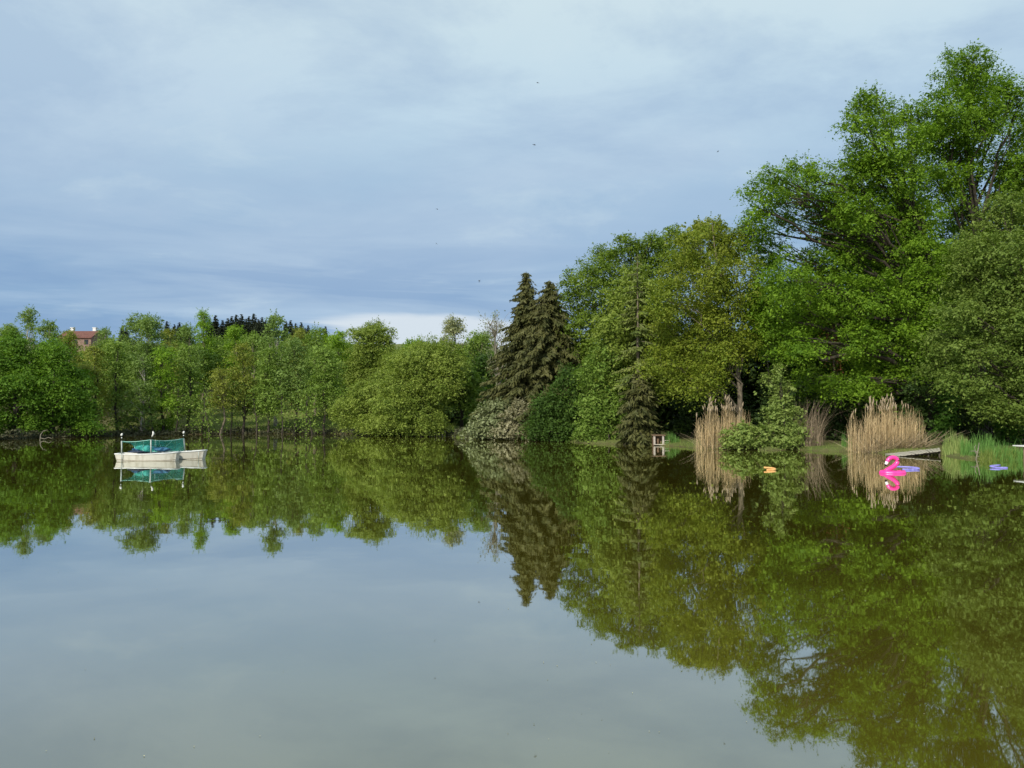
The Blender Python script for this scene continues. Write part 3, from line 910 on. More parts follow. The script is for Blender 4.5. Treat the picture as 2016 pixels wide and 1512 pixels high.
# slim bare trunks of the wood behind
for i, (b, t, Y, r, ln, lab) in enumerate([(1396, 745, 63, 0.17, 0.01, 'slim bare trunk just left of the maple trunk'),
                                           (1645, 600, 66, 0.14, 0.0, 'pale slim dead trunk with rusty leaves inside the oak'),
                                           (1512, 680, 66, 0.12, 0.02, 'thin dark trunk in the shade behind the pointed shrub')]):
    o = np.array([at(b, 850, Y)[0], Y, 0]); o[2] = hz(o[0], Y)
    top_ = at(b, t, Y)[2] - o[2]
    root = thing('bare_tree', lab, 'tree', tuple(o))
    rr = np.random.default_rng(140 + i)
    tb = Tubes()
    z_ = np.linspace(-0.3, top_, 8)
    px_ = np.stack([ln * top_ * np.sin(z_ / top_ * 3) + rr.normal(0, 0.04, 8), rr.normal(0, 0.04, 8), z_], 1)
    tb.add(px_, np.linspace(r, r * 0.35, 8), 7)
    for k in range(9):
        j = rr.integers(3, 8)
        e = px_[j] + rr.normal(0, 1, 3) * np.array([1.2, 0.8, 0.5]) + np.array([0, 0, 0.4])
        tb.add(curve_pts(px_[j], e, 0.1, 5, rr), np.linspace(r * 0.25, 0.012, 5), 4)
    put(tb.mesh('trunk'), 'trunk', root, M['bark'])
    if i == 1:
        C = np.array([0, 0, top_ * 0.75]) + rr.normal(0, 1, (700, 3)) * np.array([0.45, 0.45, 1.6])
        put(leaves_mesh('withered_leaves', C, rr.normal(size=C.shape), rr.uniform(0.06, 0.12, 700), rr.random(700), rr), 'withered_leaves', root, M['rust'])

# the wood behind the lawn and the wood on the slope read as one mass each
def forest(name, seed, n, px0, px1, py0, py1, Y0, Y1, r0, r1, mat, leaf, dens, trunks=30):
    r_ = np.random.default_rng(seed)
    lob = []
    for i in range(n):
        y = r_.uniform(Y0, Y1)
        x = px0 + (px1 - px0) * (i + r_.random()) / n
        t0 = np.interp(x, [q[0] for q in py0], [q[1] for q in py0])
        r = r_.uniform(r0, r1)
        py = t0 + r + (py1 - t0 - r) * r_.random() ** 1.1
        c = at(x, py, y)
        g_ = hz(c[0], y)
        if c[2] < g_ + 0.5:
            c[2] = g_ + 0.5 + r_.random()
        k = mpp(y)
        lob.append((c, np.array([r * k * 1.15, r * k, r * k])))
    C, Nn, S, T = crown_arrays(lob, r_, leaf, 0.6, dens, 11, 0.45, 0.35, 0.15, 0.2)
    ob = kind(put(leaves_mesh(name, C, Nn, S, T, r_), name, None, M[mat]), 'stuff')
    tb = Tubes()
    for i in range(trunks):
        c = lob[i % n][0]
        g_ = hz(c[0], c[1])
        tb.add([(c[0] + r_.normal(0, .1), c[1], g_ - .4), (c[0], c[1], 0.5 * (g_ + c[2])), (c[0] + r_.normal(0, .4), c[1], c[2])], [0.2, 0.14, 0.06], 6)
    kind(put(tb.mesh(name + '_trunks'), name + '_trunks', None, M['dark_bark']), 'stuff')


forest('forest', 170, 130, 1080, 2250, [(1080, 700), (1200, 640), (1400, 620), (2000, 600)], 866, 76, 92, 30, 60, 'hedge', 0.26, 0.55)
forest('slope_forest', 171, 110, -60, 760, [(-60, 670), (120, 690), (160, 690), (300, 672), (420, 660), (560, 662), (700, 668)], 735, 118, 150, 14, 26, 'alder', 0.16, 1.3)
forest('bay_forest', 172, 40, 690, 1010, [(690, 680), (850, 690), (1010, 680)], 830, 104, 130, 16, 30, 'alder', 0.16, 1.3)

# ================================================================== bay and left bank trees
T = lambda *a, **k: tree(*a, **k)
WIL = dict(leaf=0.095, clump=0.42, dens=2.3, per=28, flat=0.3, ragged=0.24, sprig=1.3, fill=0.5, dy=2.0, r0=0.2)
shrub('willow_bush', 'large rounded olive green willow above the row of stakes', 'tree',
      [(845, 690, 40, 26), (815, 715, 40, 30), (880, 705, 34, 30), (790, 755, 42, 34), (840, 755, 50, 40), (880, 745, 34, 30), (770, 800, 40, 30), (820, 805, 50, 34), (850, 805, 30, 28), (765, 835, 44, 18), (830, 838, 50, 16)],
      830, 84, 'willow', 201, barkm='dark_bark', **WIL)
shrub('willow_bush', 'lower spreading willow leaning left over the far bank', 'tree',
      [(735, 765, 36, 24), (705, 790, 36, 22), (745, 800, 40, 26), (695, 822, 34, 16), (740, 832, 40, 18), (770, 742, 30, 24), (785, 715, 26, 22), (670, 805, 22, 10)], 745, 88, 'willow', 202, barkm='dark_bark', **WIL)
dark = [(908, 690, 800, 46, 90, 'alder', 'green tree overhanging the dark gap in the bay'),
        (952, 700, 850, 36, 97, 'dark_leaf', 'dark bush closing the right side of the shaded gap'),
        (900, 750, 852, 50, 102, 'hedge', 'dark low bush deep inside the shaded gap')]  # last two bushes are added; gap shade is put into their leaf colour
for i, (px, top, bot, hw, Y, mt, lab) in enumerate(dark):
    T('broadleaf_tree', lab, 'tree', auto_spec(px, top, bot, hw, 11, 'bush', rs), px, Y, mt, 'dark_bark', 210 + i, r0=0.2, leaf=0.2, clump=0.5, dens=1.5, fill=0.6)
back = [  # px, top, bottom, half width, depth, shape, material, bark, label
    (945, 652, 800, 46, 106, 'round', 'alder', 'bark', 'rounded grey green tree just left of the paired spruces'),
    (893, 626, 770, 36, 112, 'oval', 'poplar', 'birch_bark', 'pale yellowish young poplar standing above the large willow'),
    (730, 634, 800, 60, 104, 'round', 'willow', 'bark', 'broad dome shaped tree left of the yellowish poplar'),
    (820, 668, 800, 40, 110, 'round', 'bright', 'bark', 'fresh green treetop between the dome shaped tree and the poplar'),
    (665, 652, 800, 36, 106, 'oval', 'bright', 'bark', 'bright green tree left of the dome shaped tree'),
    (622, 644, 800, 36, 108, 'oval', 'alder', 'bark', 'mid green tree right of the tall narrow birch'),
    (585, 646, 790, 32, 112, 'oval', 'alder_warm', 'bark', 'warm green tree directly right behind the tall narrow birch'),
    (543, 614, 812, 32, 100, 'column', 'birch', 'birch_bark', 'tall narrow birch rising above the right end of the hilltop conifers'),
    (500, 655, 800, 36, 108, 'oval', 'alder', 'bark', 'green tree below the middle of the hilltop conifers'),
    (462, 640, 780, 30, 116, 'oval', 'bright', 'bark', 'bright yellow green treetop in front of the hilltop conifers'),
    (400, 612, 770, 28, 122, 'oval', 'bright', 'bark', 'bright green open treetop at the left end of the hilltop conifers'),
    (370, 640, 790, 30, 114, 'oval', 'birch', 'bark', 'soft green tree left of the bright open treetop'),
    (330, 648, 790, 32, 110, 'oval', 'alder_warm', 'bark', 'olive tree right behind the big rounded birch'),
    (285, 622, 810, 56, 98, 'round', 'birch', 'birch_bark', 'big rounded blue green birch above the boats'),
    (212, 668, 800, 44, 106, 'oval', 'alder', 'bark', 'green tree right of the red roofed house'),
    (208, 646, 790, 24, 118, 'oval', 'birch', 'birch_bark', 'small slender treetop touching the right end of the house'),
    (134, 650, 800, 32, 112, 'oval', 'alder_warm', 'bark', 'brownish green tree in front of the red roofed house'),
    (95, 630, 800, 34, 104, 'oval', 'birch', 'bark', 'soft green tree left of the red roofed house'),
    (55, 606, 790, 22, 110, 'column', 'birch', 'birch_bark', 'slender pale treetop, highest at the far left'),
    (20, 634, 800, 40, 100, 'oval', 'alder', 'bark', 'green tree at the left edge behind the dark maples'),
    (-35, 630, 800, 40, 100, 'oval', 'alder', 'bark', 'green tree just beyond the left edge'),
]
for i, (px, top, bot, hw, Y, shp, mt, bk, lab) in enumerate(back):
    n = 15 if hw > 44 else 12
    T('birch_tree' if mt == 'birch' else ('poplar_tree' if mt == 'poplar' else 'broadleaf_tree'), lab, 'tree', auto_spec(px, top, bot, hw, n, shp, rs), px, Y, mt, bk, 230 + i,
      r0=0.2, leaf=0.105, clump=0.46, dens=1.7, per=29, flat=0.3, fill=0.35 if mt != 'poplar' else 0.1, ragged=0.26, dy=2.2, sprig=0.9)
front = [
    (182, 700, 835, 32, 88, 'alder_warm', 'slim alder beside the dark maples on the left'),
    (232, 690, 825, 34, 91, 'alder', 'alder standing behind the left end of the boats'),
    (278, 720, 835, 32, 90, 'birch', 'birch sapling directly behind the boat net'),
    (322, 700, 830, 30, 92, 'bright', 'bright alder behind the right boat end'),
    (368, 700, 815, 28, 94, 'alder', 'slim alder right of the moored boats'),
    (432, 745, 800, 20, 93, 'alder_warm', 'leaning pale forked tree with few leaves on the grass slope'),
    (478, 700, 810, 28, 95, 'alder_warm', 'slim alder in the middle of the grass slope'),
    (528, 705, 815, 30, 95, 'alder', 'dark stemmed alder below the tall narrow birch'),
    (580, 690, 800, 34, 95, 'birch', 'alder with a wide crown left of the crossed trunks'),
    (640, 700, 800, 36, 94, 'alder', 'alder with crossed dark trunks left of the leaning willow'),
]
for i, (px, top, bot, hw, Y, mt, lab) in enumerate(front):
    T('alder_tree', lab, 'tree', auto_spec(px, top - 22, bot - (2 if 410 < px < 660 else -14), hw * 1.15, 15, 'oval', rs), px, Y, mt, 'birch_bark' if i == 2 else ('bark' if i == 5 else 'dark_bark'), 260 + i,
      r0=0.13, leaf=0.115, clump=0.50, dens=1.35, per=20, flat=0.22, fill=0.12, ragged=0.3, dy=1.8, sprig=1.0, lean=(0.03 if i != 5 else -0.09) * (-1) ** i)
far_l = [(30, 655, 852, 62, 80, 'maple_green', 'dark maple at the left edge with layered boughs over the water'),
         (105, 668, 850, 58, 82, 'maple_green', 'dark green maple left of the slim alder'),
         (155, 720, 848, 40, 84, 'maple_green', 'smaller dark maple leaning toward the boats'),
         (-50, 660, 856, 55, 78, 'maple_green', 'dark maple just outside the left edge')]
for i, (px, top, bot, hw, Y, mt, lab) in enumerate(far_l):
    T('maple_tree', lab, 'tree', auto_spec(px, top, bot, hw, 17, 'bush', rs), px, Y, mt, 'dark_bark', 280 + i, r0=0.3, leaf=0.105, clump=0.58, dens=1.5, per=34, flat=0.16,
      fill=0.45, ragged=0.24, sprig=0.8)
# slender extra stems seen against the grass slope
for i, (px, Y, h_, ln) in enumerate([(395, 93, 5.5, 0.05), (412, 91, 5, -0.05), (452, 94, 6, 0.04), (505, 94, 6, -0.03), (553, 93, 6, 0.02), (598, 92, 6, 0.05), (615, 92, 6, -0.06), (345, 91, 5, 0.04), (300, 90, 5, -0.07)]):
    o = np.array([at(px, 850, Y)[0], Y, 0]); o[2] = hz(o[0], Y)
    rr = np.random.default_rng(300 + i)
    z_ = np.linspace(-0.3, h_, 8)
    P = np.stack([ln * 2 * z_ + 0.15 * np.sin(z_), rr.normal(0, 0.05, 8), z_], 1)
    tb = Tubes(); tb.add(P, np.linspace(0.11, 0.04, 8), 6)
    for k in range(6):
        j = rr.integers(3, 8)
        tb.add(curve_pts(P[j], P[j] + rr.normal(0, 0.8, 3) + np.array([0, 0, 0.6]), 0.05, 4, rr), np.linspace(0.035, 0.012, 4), 4)
    labs = ['slender sapling stem right of the boats at the foot of the slope', 'slender stem leaning left right of the moored boats', 'slender stem beside the pale forked tree', 'slender stem leaning left in mid slope', 'slender dark stem below the tall narrow birch',
            'slender stem, left one of the crossed pair', 'slender stem, right one of the crossed pair', 'slender stem behind the bow of the far boat', 'slender leaning stem behind the net']
    root = thing('sapling', labs[i], 'tree', tuple(o))
    put(tb.mesh('trunk'), 'trunk', root, M['dark_bark'])
    C = P[3:].repeat(60, 0) + rr.normal(0, 1, (300, 3)) * np.array([0.8, 0.8, 0.7])
    put(leaves_mesh('crown', C, rr.normal(size=C.shape) + np.array([0, 0, 1]), rr.uniform(0.10, 0.2, 300), rr.random(300), rr), 'crown', root, M['alder'])

# bare whitish tree left of the spruces
rr = np.random.default_rng(320)
o = np.array([at(978, 850, 88)[0], 88, 0]); o[2] = hz(o[0], 88)
H = at(978, 618, 88)[2] - o[2]
root = thing('bare_tree', 'nearly leafless whitish tree left of the paired spruces', 'tree', tuple(o))
tb = Tubes()
z_ = np.linspace(-0.3, H * 0.8, 9)
P = np.stack([0.3 * np.sin(z_ * 0.4), 0 * z_, z_], 1)
tb.add(P, np.linspace(0.2, 0.06, 9), 7)
tips = []
for k in range(26):
    j = rr.integers(3, 9)
    e = P[j] + np.array([rr.normal(0, 1.2), rr.normal(0, 1.0), rr.uniform(0.3, 1.0) * (H - P[j][2]) * 0.7 + 0.3])
    B = curve_pts(P[j], e, 0.15, 6, rr, 0.06)
    tb.add(B, np.linspace(0.065, 0.02, 6), 4)
    for _ in range(7):
        b = B[rr.integers(2, 6)]
        e2 = b + rr.normal(0, 0.7, 3) + np.array([0, 0, 0.45])
        tb.add(curve_pts(b, e2, 0.03, 4, rr), np.linspace(0.026, 0.012, 4), 3)
        tips.append(e2)
put(tb.mesh('trunk'), 'trunk', root, M['twig'])
C = np.array(tips).repeat(5, 0) + rr.normal(0, 0.22, (len(tips) * 5, 3))
put(leaves_mesh('crown', C, rr.normal(size=C.shape), rr.uniform(0.06, 0.13, len(C)), rr.random(len(C)), rr), 'crown', root, M['sage_shrub'])

# hilltop conifers: one model, copied
proto = spruce('far_spruce', 'small dark conifer standing in the row on the far hilltop', 430, 622, 690, 19, 240, 'far_spruce', 330, whorl=0.55, nb=9, twig=0.55, droop=0.35, profile=0.85, ragged=0.4,
               group='dark conifers on the far hilltop')
row = [(412, 628), (424, 620), (437, 630), (447, 626), (456, 622), (465, 619), (474, 618), (483, 627), (490, 622), (499, 617), (507, 628), (515, 624), (523, 630), (530, 626), (562, 632), (572, 630), (582, 636), (592, 634),
       (240, 640), (248, 644), (328, 632), (342, 638), (352, 634), (362, 640), (606, 640), (640, 642), (418, 634), (470, 632), (510, 634), (600, 645)]
for i, (px, top) in enumerate(row):
    Y = 240 + (i * 37 % 23) - 10
    x = at(px, 700, Y)[0]
    z = hz(x, Y)
    h_ = at(px, top, Y)[2] - z
    if i == 0:
        c = proto
        h0 = at(430, 622, 240)[2] - hz(at(430, 700, 240)[0], 240)
    else:
        c = proto.copy()
        COL.objects.link(c)
        for ch in proto.children:
            d = ch.copy()
            COL.objects.link(d)
            d.parent = c
    c.location = (x, Y, z)
    k = h_ / h0
    c.scale = (k, k, k)
    c.rotation_euler = (0, 0, i * 1.7)

# house with a red roof on the slope
o = np.array([at(162, 680, 205)[0], 205.0, 0]); o[2] = hz(o[0], 205)
zr, ze = at(159, 653, 205)[2] - o[2], at(159, 667, 205)[2] - o[2]
hwid = 34 * mpp(205)
hs = thing('house', 'red roofed house with white chimneys peeping over the left treetops', 'house', tuple(o), 0.0)
b = MB(); b.hexa([(-hwid + .3, -3.6, -1), (hwid - .3, -3.6, -1), (hwid - .3, 3.6, -1), (-hwid + .3, 3.6, -1), (-hwid + .3, -3.6, ze), (hwid - .3, -3.6, ze), (hwid - .3, 3.6, ze), (-hwid + .3, 3.6, ze)])
b.add([(-hwid + .3, -3.6, ze), (-hwid + .3, 3.6, ze), (-hwid + .3, 0, zr - .1)], [(0, 2, 1)])
b.add([(hwid - .3, -3.6, ze), (hwid - .3, 3.6, ze), (hwid - .3, 0, zr - .1)], [(0, 1, 2)])
b.build('wall', M['brickwall'], hs)
b = MB()
for s in (-1, 1):
    b.hexa([(-hwid, s * 4.0, ze - .22), (hwid, s * 4.0, ze - .22), (hwid, 0, zr - .02), (-hwid, 0, zr - .02), (-hwid, s * 4.0, ze - .02), (hwid, s * 4.0, ze - .02), (hwid, 0, zr + .18), (-hwid, 0, zr + .18)])
rf = b.build('roof', M['roof'], hs)
for cx in (-hwid * 0.63, hwid * 0.66):
    b = MB(); b.box(cx - .4, cx + .4, .1, .9, zr - .8, zr + 1.0); b.box(cx - .5, cx + .5, 0, 1.0, zr + 1.0, zr + 1.15)
    b.build('chimney', M['chimney'], rf)
for cx in (-2.6, 0.2, 3.0):
    b = MB(); b.box(cx - .5, cx + .5, -3.66, -3.58, ze - 1.8, ze - .6)
    b.build('window', M['window'], hs)

# ================================================================== bank plants on the right
reed_clump('tall dry tan reeds left of the round pale green shrub', 1366, 1478, 884, 784, 420, 401, lean=0.055, fall=0.6)
reed_clump('tall dry tan reeds with fallen stems beside the wooden landing', 1672, 1826, 891, 782, 620, 402, lean=0.065, fall=0.9)
reed_clump('thin dry reeds in front of the maple trunk', 1450, 1482, 883, 800, 90, 403, lean=0.06, fall=0, plumes=False)
reed_clump('sparse greenish dry reeds at the right end of the large reed bed', 1796, 1834, 890, 796, 70, 404, lean=0.10, fall=0, plumes=False)
rr = np.random.default_rng(405)
# brown brushwood leaning right
g = gnd(1592, 886)
o = np.array([g[0], g[1] + 0.9, 0.0])
n = 430
P = sink(patch(rr, n, 1.15, 0.8) + np.array([0.35, 0, 0]), o)
hh = rr.uniform(0.25, 1.0, n) ** 1.2 * at(1592, 785, o[1])[2]
V, Q, tp, td = blades(rr, P, hh, rr.uniform(0.012, 0.028, n), np.abs(rr.normal(0, 0.33, n)), 4, rr.uniform(0, 2 * PI, n) * (rr.random(n) < .45), 0.9)
ob = put(blade_mesh('brushwood', [(V, Q, np.repeat(rr.random(n), 4))]), 'brushwood', None, M['dry_brush'])
ob.location = tuple(o)
tag(ob, 'brown leafless brushwood leaning right beside the pointed green shrub', 'shrub')

shrub('willow_shrub', 'pointed green shrub between the reeds and the brown brushwood', 'shrub',
      [(1533, 738, 7, 18), (1520, 752, 14, 9), (1552, 762, 10, 10), (1535, 780, 16, 16), (1508, 742, 9, 6), (1528, 808, 19, 18), (1555, 812, 18, 18), (1522, 842, 25, 18), (1562, 844, 22, 20), (1545, 866, 36, 14), (1512, 868, 14, 12), (1580, 862, 14, 14)],
      1545, 54.6, 'pale_bush', 411, leaf=0.085, clump=0.24, dens=4.0, per=18, fill=0.6, dy=0.4, ragged=0.28, sprig=3.0)
shrub('willow_shrub', 'round pale green shrub at the foot of the left reeds', 'shrub',
      [(1460, 848, 26, 18), (1440, 862, 18, 14), (1480, 856, 18, 18), (1458, 870, 28, 11), (1498, 852, 14, 16)], 1462, 54.2, 'pale_bush', 412, leaf=0.10, clump=0.22, dens=4.0, fill=0.6, dy=0.4, ragged=0.25)
blade_clump('iris_clump', 'deep green iris blades at the right foot of the large reed bed', 'plant', 1785, 1836, 884, 838, 420, 421, 'sedge', 0.10, 0.035, 0.7, 1.2)
blade_clump('sedge_clump', 'tall pale green sedge right of the wooden landing', 'plant', 1862, 1912, 898, 836, 460, 422, 'pale_sedge', 0.16, 0.035, 0.8, 0.25)
blade_clump('sedge_clump', 'lush mid green sedge left of the right edge', 'plant', 1912, 1965, 903, 842, 640, 423, 'sedge', 0.16, 0.035, 1.1, 0.7)
blade_clump('sedge_clump', 'lush green sedge at the right edge beside the white jetty', 'plant', 1962, 2030, 906, 850, 700, 424, 'sedge', 0.18, 0.035, 1.1, 0.7)
blade_clump('sedge_clump', 'bright low grass tuft hanging over the water near the jetty', 'plant', 1930, 2005, 905, 868, 1100, 425, 'grass', 0.45, 0.03, 0.6, 0.1)
blade_clump('sedge_clump', 'green grass tuft right of the nest box', 'plant', 1306, 1345, 878, 845, 420, 426, 'sedge', 0.2, 0.03, 0.7, 0.9)
blade_clump('sedge_clump', 'thin green blades at the left foot of the large reed bed', 'plant', 1668, 1690, 889, 842, 110, 427, 'sedge', 0.1, 0.03, 0.4, 0.8)
blade_clump('sedge_clump', 'grassy tuft left of the sage green shrub', 'plant', 890, 945, 862, 842, 700, 428, 'grass', 0.3, 0.035, 1.2, 1.0)

# grass along the banks (uncountable)
rr = np.random.default_rng(430)
sx, sy = [], []
vis = [i for i, p in enumerate(SH) if p[1] > 35 and p[0] > -6]
P = []
for i in vis:
    m_ = 150
    t = rr.random(m_)[:, None]
    q = SH[i] + (SH[(i + 1) % len(SH)] - SH[i]) * t
    nrm = np.array([0.15, 1.0])
    q = q + nrm * (0.0 + 5.5 * rr.random(m_)[:, None] ** 2.6)
    P.append(q)
P = np.concatenate(P)
P = P[(height(P[:, 0], P[:, 1]) > 0.02)]
P3 = np.stack([P[:, 0], P[:, 1], height(P[:, 0], P[:, 1]) - 0.02], 1)
n = len(P3)
V, Q, _, _ = blades(rr, P3, rr.uniform(0.06, 0.20, n) * (1 + 1.2 * (rr.random(n) < .15)), rr.uniform(0.015, 0.03, n), rr.uniform(0.1, 0.9, n), 2)
kind(put(blade_mesh('bank_grass', [(V, Q, np.repeat(rr.random(n), 2))]), 'bank_grass', None, M['grass']), 'stuff')
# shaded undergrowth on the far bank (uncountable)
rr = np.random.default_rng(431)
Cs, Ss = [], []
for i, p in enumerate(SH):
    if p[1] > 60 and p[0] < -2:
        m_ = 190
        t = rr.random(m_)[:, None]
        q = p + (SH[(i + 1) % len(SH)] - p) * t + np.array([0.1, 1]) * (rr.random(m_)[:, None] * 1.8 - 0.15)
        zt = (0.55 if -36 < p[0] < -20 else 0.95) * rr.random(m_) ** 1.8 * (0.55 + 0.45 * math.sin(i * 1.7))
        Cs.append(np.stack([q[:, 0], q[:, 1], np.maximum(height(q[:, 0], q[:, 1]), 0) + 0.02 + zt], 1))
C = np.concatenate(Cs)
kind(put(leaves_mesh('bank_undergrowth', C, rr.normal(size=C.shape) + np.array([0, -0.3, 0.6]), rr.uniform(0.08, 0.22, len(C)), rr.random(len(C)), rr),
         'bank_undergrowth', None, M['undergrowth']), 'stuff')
# meadow grass on the slope behind the alders
P = np.stack([rr.uniform(-52, -6, 26000), rr.uniform(93, 118, 26000)], 1)
z_ = height(P[:, 0], P[:, 1])
P3 = np.stack([P[:, 0], P[:, 1], z_ - 0.02], 1)[z_ > 0.15]
n = len(P3)
V, Q, _, _ = blades(rr, P3, rr.uniform(0.12, 0.4, n), rr.uniform(0.03, 0.06, n), rr.uniform(0.1, 0.8, n), 2)
kind(put(blade_mesh('meadow_grass', [(V, Q, np.repeat(rr.random(n), 2))]), 'meadow_grass', None, M['grass']), 'stuff')
# bits of leaf and blossom floating on the pond
n = 200
px = np.where(rr.random(n) < 0.75, rr.uniform(1050, 2016, n), rr.uniform(0, 1100, n))
py = 925 + 580 * rr.random(n) ** 1.5
g = np.array([gnd(a, b) for a, b in zip(px, py)])
g = g[shore_dist(g[:, 0], g[:, 1]) < -0.3]
C = np.stack([g[:, 0], g[:, 1], np.full(len(g), 0.006)], 1)
kind(put(leaves_mesh('floating_debris', C, np.tile([0, 0, 1.0], (len(C), 1)) + rr.normal(0, 0.03, C.shape), rr.uniform(0.005, 0.02, len(C)) * (0.3 + 0.05 * C[:, 1]), rr.random(len(C)), rr, 0.5, 0.1),
         'floating_debris', None, M['debris']), 'stuff')

# ================================================================== boats
def boat(label, pxl, pxr, py, py_top_l, py_top_r, beam, rake_l, rake_r):
    """flat bottomed punt seen from the side: x along the hull"""
    a, b_ = gnd(pxl, py), gnd(pxr, py)
    Y = a[1]
    L = b_[0] - a[0]
    o = np.array([0.5 * (a[0] + b_[0]), Y + beam / 2, 0.0])
    root = thing('rowing_boat', label, 'boat', tuple(o))
    zl, zr_ = at(pxl, py_top_l, Y)[2], at(pxr, py_top_r, Y)[2]
    n = 15
    hull, ins, rim, chine = MB(), MB(), MB(), MB()
    rows = []
    for i in range(n):
        t = i / (n - 1)
        w = beam / 2 * (0.74 + 0.26 * math.sin(PI * (0.12 + 0.80 * t)) ** 0.8) * (1 - 0.52 * t ** 4)
        zt = zl + (zr_ - zl) * t - 0.045 * math.sin(PI * t)
        zb = -0.14 + 0.13 * (1 - t) ** 4 + 0.03 * t ** 4
        xt = -L / 2 - rake_l + t * (L + rake_l + rake_r)
        xb = -L / 2 + 0.10 * 0 + t * L
        rows.append((xt, xb, w, zt, zb))
    V = []
    for xt, xb, w, zt, zb in rows:
        xm = xb + (xt - xb) * 0.25
        zm = zb + (zt - zb) * 0.30
        V += [(xt, -w, zt), (xm, -w * 0.93, zm), (xb, -w * 0.84, zb), (xb, w * 0.84, zb), (xm, w * 0.93, zm), (xt, w, zt)]
    Fs = []
    for i in range(n - 1):
        for k in range(5):
            p = i * 6 + k
            Fs.append((p, p + 1, p + 7, p + 6))
    Fs.append(tuple(range(5, -1, -1)))
    Fs.append(tuple((n - 1) * 6 + k for k in range(6)))
    hull.add(V, Fs)
    # inner skin, a little smaller
    V2 = []
    for j, (xt, xb, w, zt, zb) in enumerate(rows):
        e = 0.05 if j == 0 else (-0.05 if j == n - 1 else 0)
        V2 += [(xt + e, -w + .05, zt - .004), (xb + e, -w * 0.84 + .05, zb + .06), (xb + e, w * 0.84 - .05, zb + .06), (xt + e, w - .05, zt - .004)]
    F2 = []
    for i in range(n - 1):
        for k in range(3):
            p = i * 4 + k
            F2.append((p, p + 4, p + 5, p + 1))
    F2.append((0, 1, 2, 3))
    F2.append(tuple((n - 1) * 4 + k for k in (3, 2, 1, 0)))
    hull.add(V2, F2)
    hull.build('hull', M['hull'], root, smooth=False)
    for s in (-1, 1):
        rim.tube([(r[0], s * r[2], r[3]) for r in rows], 0.034, 6)
    for e in (0, -1):
        r = rows[e]
        rim.tube([(r[0], -r[2], r[3]), (r[0], 0, r[3] + .01), (r[0], r[2], r[3])], 0.034, 6)
    rim.build('gunwale', M['rim'], root, smooth=True)
    for s in (-1, 1):
        chine.tube([(r[1] + (r[0] - r[1]) * .16, s * (r[2] * .90 + .006), max(r[4] + (r[3] - r[4]) * .30, 0.035) + 0.03 * (1 - i / (n - 1)) * 0) for i, r in enumerate(rows)], 0.019, 5)
    chine.build('rubbing_strake', M['grime'], root, smooth=True)
    for tx in (-0.28, 0.22):
        k = int((tx + 0.5) * (n - 1))
        w = rows[k][2]
        s_ = MB(); s_.box(tx * L - .13, tx * L + .13, -w + .06, w - .06, rows[k][3] - .16, rows[k][3] - .12)
        s_.build('seat', M['rim'], root)
    return root, o, Y, L, rows


near, no, nY, nL, nrows = boat('nearer cream rowing boat with a tarpaulin under the teal net', 227, 339, 908, 894, 891.5, 1.15, 0.08, 0.08)
farb, fo, fY, fL, frows = boat('farther cream rowing boat whose raked end sticks out to the right', 283, 392, 904.8, 890.5, 887.5, 1.15, 0.08, 0.12)


def post(root, o, px, Yp, py_top, py_bot, px_bot=None, down=False):
    a = at(px, py_top, Yp) - o
    b_ = at(px if px_bot is None else px_bot, py_bot, Yp) - o
    mbd = MB(); mbd.tube([b_, 0.5 * (a + b_) + np.array([.006, 0, 0]), a], 0.036, 8)
    return mbd.build('pole', M['pole'], root, smooth=True), a


for rt_, o_, px_, Yp_, p0, p1 in ((near, no, 239.5, nY - .012, 894.5, 907.2), (farb, fo, 391, fY - .012, 889.5, 904)):
    e0, e1 = at(px_, p0, Yp_ - .03) - o_, at(px_, p1, Yp_ + .06) - o_
    b = MB(); b.tube([e1, .5 * (e0 + e1), e0], .022, 6); b.build('strap', M['pole'], rt_, smooth=True)
Yf, Yb, Yr = nY + 0.03, nY + 1.1, fY + 1.05
P1, a1 = post(near, no, 239.5, Yf, 868, 893.5)
P2, a2 = post(near, no, 297, Yf, 865.5, 892)
P3_, a3 = post(farb, fo, 306, Yb + 0.5, 866, 890)
P4, a4 = post(farb, fo, 361.5, Yr - 0.35, 863, 889, 364)
for P_, a_, o_, typ in ((P1, a1, no, 0), (P2, a2, no, 1), (P4, a4, fo, 0)):
    s_ = MB()
    if typ == 0:
        s_.tube([a_, a_ + (0, 0, .30)], 0.011, 6)
    else:
        s_.tube([a_, a_ + (.05, 0, .16)], 0.011, 6)
    st = s_.build('stake', M['steel'], P_, smooth=True)
    f_ = MB()
    if typ == 0:
        zz = np.linspace(-1, 1, 9)
        ctr = a_ + np.array([0, 0, .335])
        f_.tube([ctr + np.array([.03 * q, 0, .075 * q]) for q in zz], [0.056 * math.sqrt(max(0.02, 1 - q * q)) for q in zz], 10)
        f_.tube([a_ + np.array([0, 0, .135]), a_ + np.array([0, 0, .15]), a_ + np.array([0, 0, .175]), a_ + np.array([0, 0, .19])], [.012, .032, .032, .012], 10)
    else:
        f_.tube([a_ + np.array(q) for q in ((.05, 0, .155), (.075, 0, .21), (.115, 0, .27), (.13, 0, .34), (.115, 0, .40), (.09, 0, .44))], [.020, .030, .042, .052, .042, .016], 10)
    f_.build('float', M['white_float'], P_, smooth=True)

# net hung between the poles
def net_pt(px, py, Y):
    return at(px, py, Y)


